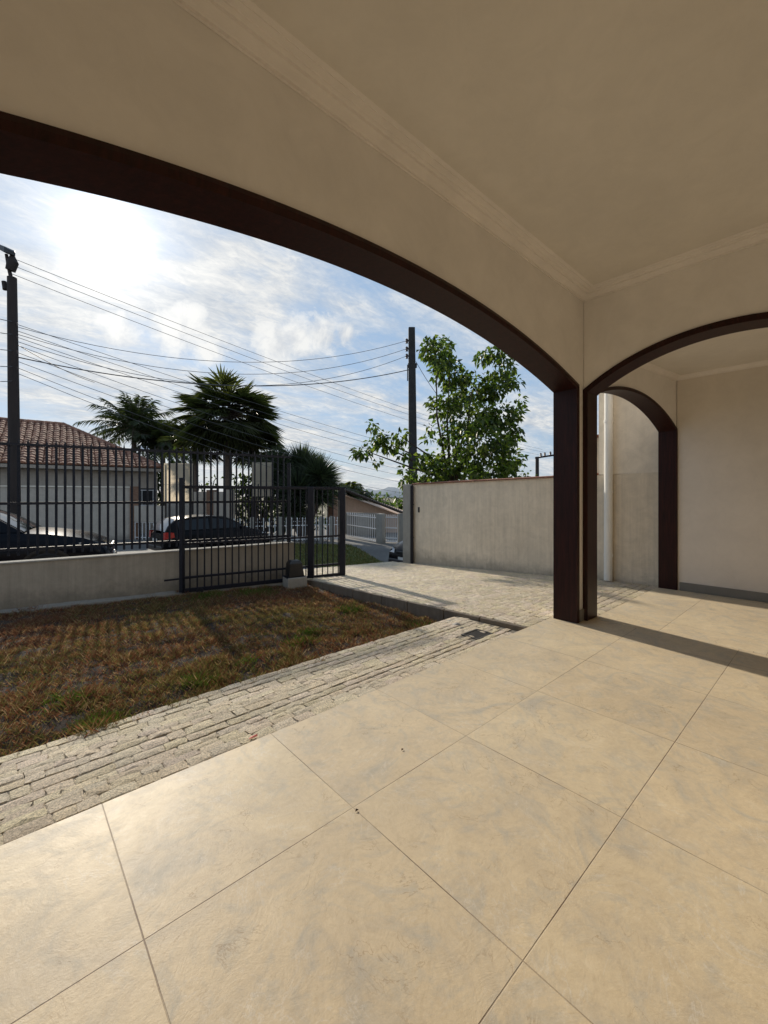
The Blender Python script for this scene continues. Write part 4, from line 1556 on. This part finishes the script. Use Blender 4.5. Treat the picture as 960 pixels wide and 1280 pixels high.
        hl_ = MB().add([(fx - .26, s * .775, .66), (fx + .035, s * .66, .60), (fx + .055, s * .42, .60), (fx + .02, s * .44, .70), (fx - .10, s * .66, .735), (fx - .34, s * .80, .755)], [(0, 1, 4, 5), (1, 2, 3, 4)])
        hl_.build('headlight', M['lamp'], t, local=True, bevel=.01)
        rx = st[1][0]
        z0, z1 = (.72, .98) if kind == 'hatch' else (.72, .92)
        tl_ = MB().add([(rx - .035, s * .52, z0), (rx - .02, s * .74, z0), (rx + .26, s * .838, z0 + .06), (rx + .24, s * .825, z1 - .04), (rx + .0, s * .75, z1 - .02), (rx - .02, s * .54, z1 - .06)], [(0, 1, 4, 5), (1, 2, 3, 4)])
        tl_.build('tail_light', M['red'], t, local=True)
        mr = MB().box((.66, s * .93, .99), (.12, .17, .12)).build('mirror', paint, t, local=True, bevel=.03, seg=2)
    fx, rx = st[-1][0], st[0][0]
    MB().box((fx + .012, 0, .44), (.012, .40, .13)).build('license_plate', M['plate'], t, local=True)
    MB().box((rx - .012, 0, .66), (.012, .40, .13)).build('license_plate', M['plate'], t, local=True)
    MB().box((fx - .01, 0, .63), (.04, .60, .07)).build('grille', M['black_plastic'], t, local=True, bevel=.01)
    b = MB().box((fx - .03, 0, .36), (.14, 1.25, .16)).build('bumper', M['black_plastic'], t, local=True, bevel=.05, seg=3)
    b = MB().box((rx + .03, 0, .40), (.14, 1.30, .18)).build('bumper', M['black_plastic'], t, local=True, bevel=.05, seg=3)
    return t


nose = Vector((1.50, 9.25, 0))
hd = math.atan2(FU.y, FU.x)
cc = nose - Vector((math.cos(hd), math.sin(hd), 0)) * 2.2
car('dark blue sedan parked beyond the fence, its bonnet pointing right', M['blue_paint'], (cc.x, cc.y, -.345), hd, 'sedan')
hd2 = TH - rad(43)
rr_ = at(194, 660, 13.1)
cc = Vector((rr_.x, rr_.y, 0)) + Vector((math.cos(hd2), math.sin(hd2), 0)) * 1.85
car('black hatchback parked across the street, showing its red tail lamp', M['black_paint'], (cc.x, cc.y, -.825), hd2, 'hatch', .93)
hd3 = rad(178)
fc = Vector((8.27, 8.36, 0))
cc = fc - Vector((math.cos(hd3), math.sin(hd3), 0)) * 2.0
car('black car with its front peeping past the end of the boundary wall', M['black_paint'], (cc.x, cc.y, -1.06), hd3, 'hatch')


# ================================================================== plants
def leaf_cluster(spec, dens, leaf, tones, flat=.0, droop=.3):
    """spec: (centre, radius) balls of leaves; returns blade arrays"""
    P, D, N, L, W, K = [], [], [], [], [], []
    for c, r in spec:
        n = max(8, int(dens * (r / leaf) ** 2))
        u = rand_unit(n)
        rr = r * NP.uniform(.15, 1.05, size=(n, 1)) ** .6
        p = np.array(c) + u * rr * np.array([1, 1, .85])
        d = u * .7 + rand_unit(n) * .8
        d[:, 2] -= droop
        nn = rand_unit(n) * .8 + np.array([0, 0, .9])
        P.append(p); D.append(d); N.append(nn)
        l = leaf * NP.uniform(.6, 1.25, n)
        L.append(l); W.append(l * NP.uniform(.45, .7, n))
        k = NP.integers(0, len(tones), n)
        K.append(np.array(tones)[k] * NP.uniform(.65, 1.35, (n, 1)))
    return [np.concatenate(a) for a in (P, D, N, L, W, K)]


# --- leafy tree behind the boundary wall
tr = thing('leafy_tree', 'broad leaved green tree rising behind the boundary wall', 'tree', (8.1, 6.3, -.6))
CL = [(545, 440, 20), (537, 430, 9), (556, 432, 12), (562, 468, 22), (553, 455, 14), (606, 445, 12), (622, 440, 14), (632, 458, 15), (641, 478, 10), (590, 487, 26), (562, 498, 16), (620, 482, 18), 
      (582, 522, 30), (625, 520, 20), (548, 512, 10), (541, 502, 8), (600, 552, 34), (562, 545, 14), (635, 545, 16), (646, 512, 8), (650, 500, 6), (560, 580, 24), (640, 575, 16), (612, 592, 26), (585, 600, 24), (632, 604, 14),
      (472, 552, 12), (455, 563, 10), (446, 566, 6), (488, 556, 13), (466, 533, 8), (480, 545, 8), (500, 545, 9), (472, 578, 6), (505, 568, 8),
      (530, 575, 13), (522, 595, 14), (507, 602, 9), (510, 614, 6), (545, 592, 15), (535, 548, 7), (550, 610, 10), (655, 598, 7), (505, 588, 7), (538, 535, 6)]
spec = []
cen = []
for px, py, r in CL:
    d_ = 9.9 + RND.uniform(-.8, .8) * (r / 20) + (-.35 if px < 520 else 0)
    c = at(px, py, d_)
    rr = r / F * d_
    spec.append((tuple(c), rr))
    cen.append((c, rr))
    if r > 15:
        for _ in range(2):
            o_ = Vector((RND.gauss(0, 1), RND.gauss(0, 1), RND.gauss(0, .6))).normalized() * rr * .9
            spec.append((tuple(c + o_), rr * .45))
P, D, N, L, W, K = leaf_cluster(spec, 31, .145, [(.055, .09, .022), (.075, .115, .026), (.12, .155, .04), (.028, .05, .015), (.06, .08, .024)], droop=.55)
blades('crown', P, D, N, L, W, K, M['leaf'], tr, wide=.45, fold=.18, droop=.12)
b = MB()
b.tube([(8.1, 6.3, -.7), (8.05, 6.35, .6), (8.0, 6.45, 1.7)], [.16, .13, .11], 10)
for (px, py, r) in CL:
    if r >= 20 or (px < 520 and r >= 9):
        c = at(px, py, 9.9)
        s_ = Vector((8.0, 6.45, 1.3 + RND.uniform(0, .6)))
        mdl = s_.lerp(c, .5) + Vector((RND.uniform(-.15, .15), RND.uniform(-.15, .15), .1 if py < 560 else -.05))
        b.tube([s_, mdl, c], [.04, .024, .008], 6)
b.build('trunk', M['bark'], tr)


# --- palms
def fan(P, D, N, L, W, K, o, axis, rad_, tone, nseg=18, spread=2.6):
    axis = axis.normalized()
    side = axis.cross(Vector((RND.uniform(-.3, .3), RND.uniform(-.3, .3), 1))).normalized()
    nrm = side.cross(axis).normalized()
    for i in range(nseg):
        a = -spread / 2 + spread * i / (nseg - 1)
        d = axis * math.cos(a) + side * math.sin(a)
        P.append(tuple(o)); D.append(tuple(d + Vector((0, 0, RND.uniform(-.12, .05))))); N.append(tuple(nrm + Vector((RND.uniform(-.2, .2),) * 3)))
        l = rad_ * (.72 + .28 * math.cos(a)) * RND.uniform(.85, 1.1)
        L.append(l); W.append(l * .075)
        v = RND.uniform(.6, 1.3)
        K.append((tone[0] * v, tone[1] * v, tone[2] * v))


def fan_palm(name, label, base, crown, R, nf, tone, fr=.62, up=(-.55, 1.0), trunk_r=.16, seg=18):
    t = thing(name, label, 'palm', base)
    P, D, N, L, W, K = [], [], [], [], [], []
    pet = MB()
    base, crown = Vector(base), Vector(crown)
    for i in range(nf):
        az = i * 2.39996 + RND.uniform(-.3, .3)
        el = up[0] + (up[1] - up[0]) * RND.random() + RND.uniform(-.1, .1)
        d = Vector((math.cos(az) * math.cos(el), math.sin(az) * math.cos(el), math.sin(el)))
        pl_ = R * RND.uniform(.30, .68)
        o_ = crown + d * pl_ - Vector((0, 0, .08 * pl_))
        pet.tube([crown, crown.lerp(o_, .5) + Vector((0, 0, .05)), o_], [.028, .02, .014], 5)
        fan(P, D, N, L, W, K, o_, d + Vector((0, 0, -.25)), R * fr * RND.uniform(.85, 1.1), tone, seg)
    blades('crown', P, D, N, L, W, K, M['palm'], t, wide=.5, fold=.15, droop=.10)
    pet.build('petioles', M['palm_bark'], t)
    tb = MB()
    n = 14
    pts, rs = [], []
    for i in range(n + 1):
        p = base.lerp(crown, i / n)
        pts.append(p)
        rs.append(trunk_r * (1.15 - .2 * i / n) * (1.06 if i % 2 else .96))
    tb.tube(pts, rs, 10).build('trunk', M['palm_bark'], t)
    return t


def gz(p): return (p.x, p.y, -.88)


DK = (.028, .040, .016)
fan_palm('fan_palm', 'tall fan palm with a big ragged dark crown behind the black hatchback', gz(at(283, 650, 22)), at(287, 517, 22), 2.75, 120, (.060, .070, .032), .52, (-1.0, 1.0), .19, 22)
fan_palm('fan_palm', 'shorter fan palm with a slender pale trunk left of the tall fan palm', gz(at(246.5, 650, 22.5)), at(243, 553, 22.5), 1.7, 44, (.055, .065, .030), .50, (-.8, 1.1), .12, 22)
fan_palm('fan_palm', 'low fan palm whose dark leaves hang right of the tall fan palm trunk', gz(at(318, 650, 22.5)), at(318, 556, 22.5), 1.7, 44, (.048, .058, .026), .50, (-.85, 1.1), .14, 22)


def feather_palm(name, label, base, crown, Lf, nf, tone, droop=1.0, lw=.05, ll=.55, trunk_r=.14, elr=(-.2, 1.35), leafn=34):
    t = thing(name, label, 'palm', base)
    P, D, N, L, W, K = [], [], [], [], [], []
    rach = MB()
    base, crown = Vector(base), Vector(crown)
    for i in range(nf):
        az = i * 2.39996 + RND.uniform(-.25, .25)
        el = elr[0] + (elr[1] - elr[0]) * (i / nf) + RND.uniform(-.12, .12)
        h = Vector((math.cos(az), math.sin(az), 0))
        lf = Lf * RND.uniform(.8, 1.1)
        pts = []
        for k in range(11):
            t_ = k / 10
            p = crown + h * (math.cos(el) * lf * t_) + Vector((0, 0, math.sin(el) * lf * t_ - droop * lf * .42 * t_ * t_ * (1 + .3 * math.cos(el))))
            pts.append(p)
        rach.tube(pts, [.03 - .0025 * k for k in range(11)], 5)
        for k in range(leafn):
            t_ = .12 + .88 * k / leafn
            f = t_ * 10
            i0 = min(9, int(f))
            p = pts[i0].lerp(pts[i0 + 1], f - i0)
            tan = (pts[i0 + 1] - pts[i0]).normalized()
            sd = tan.cross(Vector((0, 0, 1)))
            if sd.length < .05: sd = Vector((1, 0, 0))
            sd.normalize()
            nrm = sd.cross(tan)
            for s in (-1, 1):
                d = tan * RND.uniform(.5, .8) + sd * s * RND.uniform(.7, 1) + Vector((0, 0, RND.uniform(-.65, -.05)))
                P.append(tuple(p)); D.append(tuple(d)); N.append(tuple(nrm + Vector((RND.uniform(-.3, .3),) * 3)))
                l = ll * (1 - .55 * abs(t_ - .45)) * RND.uniform(.8, 1.15)
                L.append(l); W.append(lw)
                v = RND.uniform(.6, 1.35)
                K.append((tone[0] * v, tone[1] * v, tone[2] * v))
    blades('crown', P, D, N, L, W, K, M['palm'], t, wide=.35, fold=.1, droop=.15)
    rach.build('rachis', M['palm_bark'], t)
    MB().tube([base, base.lerp(crown, .5), crown], [trunk_r * 1.15, trunk_r, trunk_r * .85], 10).build('trunk', M['palm_bark'], t)
    return t


feather_palm('feather_palm', 'feathery palm with arching fronds rising behind the tiled roof', gz(at(166, 650, 33)), at(168, 534, 33), 3.7, 40, (.045, .058, .028), .62, .07, 1.0, .2, (-.35, 1.5), 34)
feather_palm('feather_palm', 'second feathery palm, lower, filling between roof and the tall fan palm', gz(at(205, 650, 32)), at(203, 552, 32), 2.5, 44, (.040, .052, .024), .65, .07, .9, .2, (-.5, 1.4), 30)
feather_palm('feather_palm', 'small yellowish palm growing left of the salmon roof', gz(at(437, 650, 25)), at(436, 616, 25), 1.55, 16, (.085, .10, .035), 1.1, .09, .55, .12, (.0, 1.35), 22)
feather_palm('feather_palm', 'small drooping palm touching the top of the salmon roof', gz(at(450, 650, 25.5)), at(449, 620, 25.5), 1.2, 14, (.06, .075, .03), 1.3, .08, .5, .12, (-.2, 1.2), 20)


def spiky(name, label, heads, tone, base):
    t = thing(name, label, 'palm', base)
    P, D, N, L, W, K = [], [], [], [], [], []
    tb = MB()
    for c, r, n in heads:
        c = Vector(c)
        for i in range(n):
            az, el = RND.uniform(0, 6.283), RND.uniform(-.55, 1.5)
            d = Vector((math.cos(az) * math.cos(el), math.sin(az) * math.cos(el), math.sin(el)))
            P.append(tuple(c + d * r * RND.uniform(0, .25))); D.append(tuple(d)); N.append(tuple(rand_unit(1)[0]))
            l = r * RND.uniform(.75, 1.08)
            L.append(l); W.append(.06)
            v = RND.uniform(.5, 1.4)
            K.append((tone[0] * v, tone[1] * v, tone[2] * v))
        tb.tube([Vector(base), Vector(base).lerp(c, .6) + Vector((0, 0, .1)), c], [.16, .11, .08], 7)
    blades('crown', P, D, N, L, W, K, M['palm'], t, wide=.3, fold=.1, droop=.06)
    tb.build('trunk', M['palm_bark'], t)
    return t


spiky('bushy_palm', 'dense bushy palm with stiff bluish leaves behind the white picket fence',
      [(at(350, 590, 20), 1.2, 900), (at(378, 586, 20.3), 1.2, 900), (at(398, 597, 19.6), 1.15, 800), (at(345, 612, 19.8), 1.0, 600), (at(372, 615, 19.2), 1.2, 800), (at(398, 622, 19.4), 1.0, 600), (at(365, 640, 19.3), .9, 400), (at(408, 612, 20), .9, 420)],
      (.050, .066, .046), gz(at(378, 650, 20)))


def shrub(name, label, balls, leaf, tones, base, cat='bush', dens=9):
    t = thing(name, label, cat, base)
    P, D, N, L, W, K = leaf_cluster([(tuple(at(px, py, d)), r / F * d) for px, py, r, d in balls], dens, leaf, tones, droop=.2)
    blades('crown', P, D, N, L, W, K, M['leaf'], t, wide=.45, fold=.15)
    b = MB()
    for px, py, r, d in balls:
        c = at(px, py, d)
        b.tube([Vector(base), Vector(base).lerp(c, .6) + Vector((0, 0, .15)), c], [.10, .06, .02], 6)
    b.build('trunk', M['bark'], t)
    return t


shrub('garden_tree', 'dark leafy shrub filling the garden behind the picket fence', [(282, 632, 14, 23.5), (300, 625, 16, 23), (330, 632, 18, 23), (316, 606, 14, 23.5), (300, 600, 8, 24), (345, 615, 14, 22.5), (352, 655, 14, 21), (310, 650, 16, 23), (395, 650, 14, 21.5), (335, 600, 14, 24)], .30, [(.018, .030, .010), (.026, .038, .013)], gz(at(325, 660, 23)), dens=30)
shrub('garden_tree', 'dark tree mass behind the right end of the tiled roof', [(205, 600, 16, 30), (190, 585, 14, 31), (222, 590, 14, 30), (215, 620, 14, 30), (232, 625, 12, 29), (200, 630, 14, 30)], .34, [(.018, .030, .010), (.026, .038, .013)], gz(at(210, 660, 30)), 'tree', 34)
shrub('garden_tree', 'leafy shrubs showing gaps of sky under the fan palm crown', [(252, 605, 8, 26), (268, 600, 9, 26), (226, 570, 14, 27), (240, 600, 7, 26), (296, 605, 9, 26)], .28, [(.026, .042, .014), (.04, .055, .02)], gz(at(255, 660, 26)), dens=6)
shrub('hedge_tree', 'sunlit green tree just above the salmon roof', [(468, 626, 8, 36), (478, 629, 8, 36), (459, 622, 7, 36), (488, 634, 7, 36)], .42, [(.05, .085, .022), (.08, .11, .03), (.035, .06, .018)], gz(at(470, 640, 36)), 'tree', 26)
shrub('hedge_tree', 'green tree at the low end of the salmon roof beside the grey pillar', [(496, 634, 9, 34), (505, 637, 9, 34), (503, 628, 5, 34), (512, 640, 9, 34)], .42, [(.06, .10, .025), (.09, .125, .035), (.035, .06, .018)], gz(at(500, 640, 34)), 'tree', 26)
shrub('hedge_tree', 'distant bluish tree line tree right of the small palms', [(485, 621, 6, 70), (497, 622, 6, 70), (474, 622, 6, 70), (510, 624, 6, 70)], .8, [(.05, .075, .045), (.06, .085, .05)], gz(at(490, 640, 70)), 'tree', 22)
shrub('garden_tree', 'dark tree peeping over the tiled roof at the left picture edge', [(2, 534, 8, 40), (-6, 545, 12, 40), (8, 545, 7, 40)], .5, [(.026, .042, .014), (.04, .055, .02)], gz(at(0, 640, 40)), 'tree', 26)
shrub('street_tree', 'thin dark twiggy shrub behind the boundary wall left of the far pole', [(657, 592, 7, 16), (664, 597, 5, 16)], .16, [(.03, .05, .016), (.04, .06, .02)], gz(at(655, 640, 16)), 'tree', 7)


# tree and shrub behind: two white birds on the roof hip
def bird(px, py, d, lab, flip):
    o = at(px, py, d)
    t = thing('white_bird', lab, 'bird', tuple(o), TH - math.pi / 2)
    b = MB()
    b.tube([(-.13 * flip, 0, .05), (-.07 * flip, 0, .085), (0, 0, .11), (.055 * flip, 0, .16), (.06 * flip, 0, .215), (.062 * flip, 0, .255), (.075 * flip, 0, .285), (.085 * flip, 0, .30)], [.012, .055, .075, .062, .036, .03, .033, .012], 10)
    b.build('body', M['bird'], t, local=True)
    MB().tube([(.09 * flip, 0, .287), (.135 * flip, 0, .278)], [.012, .003], 6).build('beak', M['beak'], t, local=True)
    q = MB()
    for s in (-.025, .025): q.tube([(.0, s, .06), (.0, s, -.03)], .007, 5)
    q.build('legs', M['beak'], t, local=True)
    return t


bird(178, 563.2, 27.6, 'left one of two white birds perched on the roof hip', -1)
bird(185, 563.8, 27.3, 'right one of two white birds perched on the roof hip', -1)

# ================================================================== sky, sun, camera
SUN_AZ, SUN_EL = rad(81.4), rad(27.0)
sv = Vector((math.cos(SUN_EL) * math.cos(SUN_AZ), math.cos(SUN_EL) * math.sin(SUN_AZ), math.sin(SUN_EL)))
w = bpy.data.worlds.new('World')
bpy.context.scene.world = w
w.use_nodes = True
nt = w.node_tree
L = nt.links
bg = nt.nodes['Background']
sky = nd(nt, 'ShaderNodeTexSky', sky_type='NISHITA', sun_disc=False, sun_elevation=SUN_EL, sun_rotation=math.pi / 2 - SUN_AZ)
sky.altitude, sky.air_density, sky.dust_density, sky.ozone_density = 50, 1.0, .3, 1.5
tc = nd(nt, 'ShaderNodeTexCoord')
vn = nd(nt, 'ShaderNodeVectorMath', operation='NORMALIZE')
L.new(tc.outputs['Generated'], vn.inputs[0])
sp = nd(nt, 'ShaderNodeSeparateXYZ')
L.new(vn.outputs[0], sp.inputs[0])
zz = math_n(nt, 'ADD', math_n(nt, 'MAXIMUM', sp.outputs[2], 0.0), .16)
cv = nd(nt, 'ShaderNodeCombineXYZ')
L.new(math_n(nt, 'DIVIDE', sp.outputs[0], zz), cv.inputs[0])
L.new(math_n(nt, 'DIVIDE', sp.outputs[1], zz), cv.inputs[1])
# broken cloud layer
c1 = nd(nt, 'ShaderNodeTexNoise', i_Scale=1.15, i_Detail=10, i_Roughness=.60, i_Distortion=.35)
mp = nd(nt, 'ShaderNodeMapping')
mp.inputs['Location'].default_value = (3.3, 1.25, 0)
mp.inputs['Rotation'].default_value = (0, 0, rad(20))
mp.inputs['Scale'].default_value = (1.0, 1.7, 1)
L.new(cv.outputs[0], mp.inputs['Vector'])
L.new(mp.outputs[0], c1.inputs['Vector'])
c2 = nd(nt, 'ShaderNodeTexNoise', i_Scale=3.1, i_Detail=9, i_Roughness=.66, i_Distortion=.5)
L.new(mp.outputs[0], c2.inputs['Vector'])
c3 = nd(nt, 'ShaderNodeTexNoise', i_Scale=13.0, i_Detail=6, i_Roughness=.7, i_Distortion=.8)
L.new(mp.outputs[0], c3.inputs['Vector'])
# closeness to the sun
dt = nd(nt, 'ShaderNodeVectorMath', operation='DOT_PRODUCT')
L.new(vn.outputs[0], dt.inputs[0])
dt.inputs[1].default_value = sv
dcl = math_n(nt, 'MAXIMUM', dt.outputs['Value'], 0.0)
near = math_n(nt, 'POWER', dcl, 18.0)
halo = math_n(nt, 'POWER', dcl, 150.0)
core = math_n(nt, 'POWER', dcl, 900.0)
cov = math_n(nt, 'ADD', math_n(nt, 'ADD', math_n(nt, 'MULTIPLY', c1.outputs[0], .70), math_n(nt, 'MULTIPLY', c2.outputs[0], .28)), math_n(nt, 'ADD', math_n(nt, 'MULTIPLY', c3.outputs[0], .10), math_n(nt, 'MULTIPLY', near, .10)))
# denser towards the horizon
cov = math_n(nt, 'ADD', cov, math_n(nt, 'MULTIPLY', math_n(nt, 'SUBTRACT', .30, sp.outputs[2]), .20))
mk = ramp(nt, [(.47, (0, 0, 0)), (.56, (.50, .50, .50)), (.66, (1, 1, 1))])
L.new(cov, mk.inputs[0])
tex = math_n(nt, 'ADD', math_n(nt, 'MULTIPLY', c2.outputs[0], .6), math_n(nt, 'MULTIPLY', c3.outputs[0], .4))
shade = ramp(nt, [(.36, (4.6, 5.2, 6.0)), (.50, (6.6, 6.9, 7.2)), (.62, (8.6, 8.6, 8.4))])
L.new(tex, shade.inputs[0])
# clear sky: the physical sky eased towards a mid blue, greyer at the horizon
hz = nd(nt, 'ShaderNodeMapRange')
hz.inputs[1].default_value, hz.inputs[2].default_value = .0, .22
L.new(sp.outputs[2], hz.inputs[0])
blue = mix(nt, hz.outputs[0], (4.2, 5.0, 6.3), (4.0, 5.6, 7.7))
clear = mix(nt, .72, sky.outputs[0], blue)
mixed = mix(nt, mk.outputs[0], clear, shade.outputs[0])
# a few separate cumulus heaps
p3 = nd(nt, 'ShaderNodeTexNoise', i_Scale=16.0, i_Detail=7, i_Roughness=.62, i_Distortion=.3)
L.new(vn.outputs[0], p3.inputs['Vector'])
puff = None
for px, py, r_ in ((345, 432, 26), (372, 424, 24), (402, 420, 24), (432, 418, 14), (236, 396, 16), (215, 418, 22), (150, 415, 20), (262, 440, 16)):
    dv = (at(px, py, 1) - Vector((0, 0, H))).normalized()
    dn = nd(nt, 'ShaderNodeVectorMath', operation='DISTANCE')
    L.new(vn.outputs[0], dn.inputs[0])
    dn.inputs[1].default_value = dv
    fall = math_n(nt, 'SUBTRACT', 1.0, math_n(nt, 'DIVIDE', dn.outputs['Value'], r_ / 560 * 1.25))
    puff = fall if puff is None else math_n(nt, 'MAXIMUM', puff, fall)
puffv = math_n(nt, 'ADD', puff, math_n(nt, 'MULTIPLY', math_n(nt, 'SUBTRACT', p3.outputs[0], .5), 2.2))
pm = ramp(nt, [(.06, (0, 0, 0)), (.34, (.6, .6, .6)), (.75, (.95, .95, .95))])
L.new(puffv, pm.inputs[0])
psh = ramp(nt, [(.36, (6.2, 6.5, 6.9)), (.58, (9.0, 9.0, 8.8))])
L.new(p3.outputs[0], psh.inputs[0])
mixed = mix(nt, pm.outputs[0], mixed, psh.outputs[0])
glow = mix(nt, 1.0, (1.0, .98, .95), math_n(nt, 'ADD', math_n(nt, 'MULTIPLY', near, 1.1), math_n(nt, 'ADD', math_n(nt, 'MULTIPLY', halo, 3.2), math_n(nt, 'MULTIPLY', core, 14.0))), 'MULTIPLY')
fin = mix(nt, 1.0, mixed, glow, 'ADD')
L.new(fin, bg.inputs['Color'])
bg.inputs['Strength'].default_value = .10

sun = bpy.data.lights.new('sun', 'SUN')
sun.energy, sun.angle, sun.color = 4.7, rad(1.3), (1.0, .895, .745)
so = bpy.data.objects.new('sun', sun)
C.objects.link(so)
so.rotation_euler = (-sv).to_track_quat('-Z', 'Y').to_euler()
so.location = (0, 0, 12)

cam = bpy.data.cameras.new('camera')
co = bpy.data.objects.new('camera', cam)
C.objects.link(co)
co.location = (0, 0, H)
co.rotation_euler = (rad(90), 0, TH - rad(90))
cam.sensor_fit, cam.sensor_width = 'AUTO', 36
cam.lens = F / 1280 * 36
cam.shift_y = -(640 - HY) / 1280
cam.clip_start, cam.clip_end = .05, 3000
sc = bpy.context.scene
sc.camera = co
sc.render.engine = 'CYCLES'
sc.view_settings.view_transform = 'Standard'
sc.view_settings.look = 'None'
sc.view_settings.exposure = 0
sc.cycles.use_denoising = True
sc.cycles.max_bounces = 8
sc.cycles.diffuse_bounces = 6
sc.cycles.sample_clamp_indirect = 6
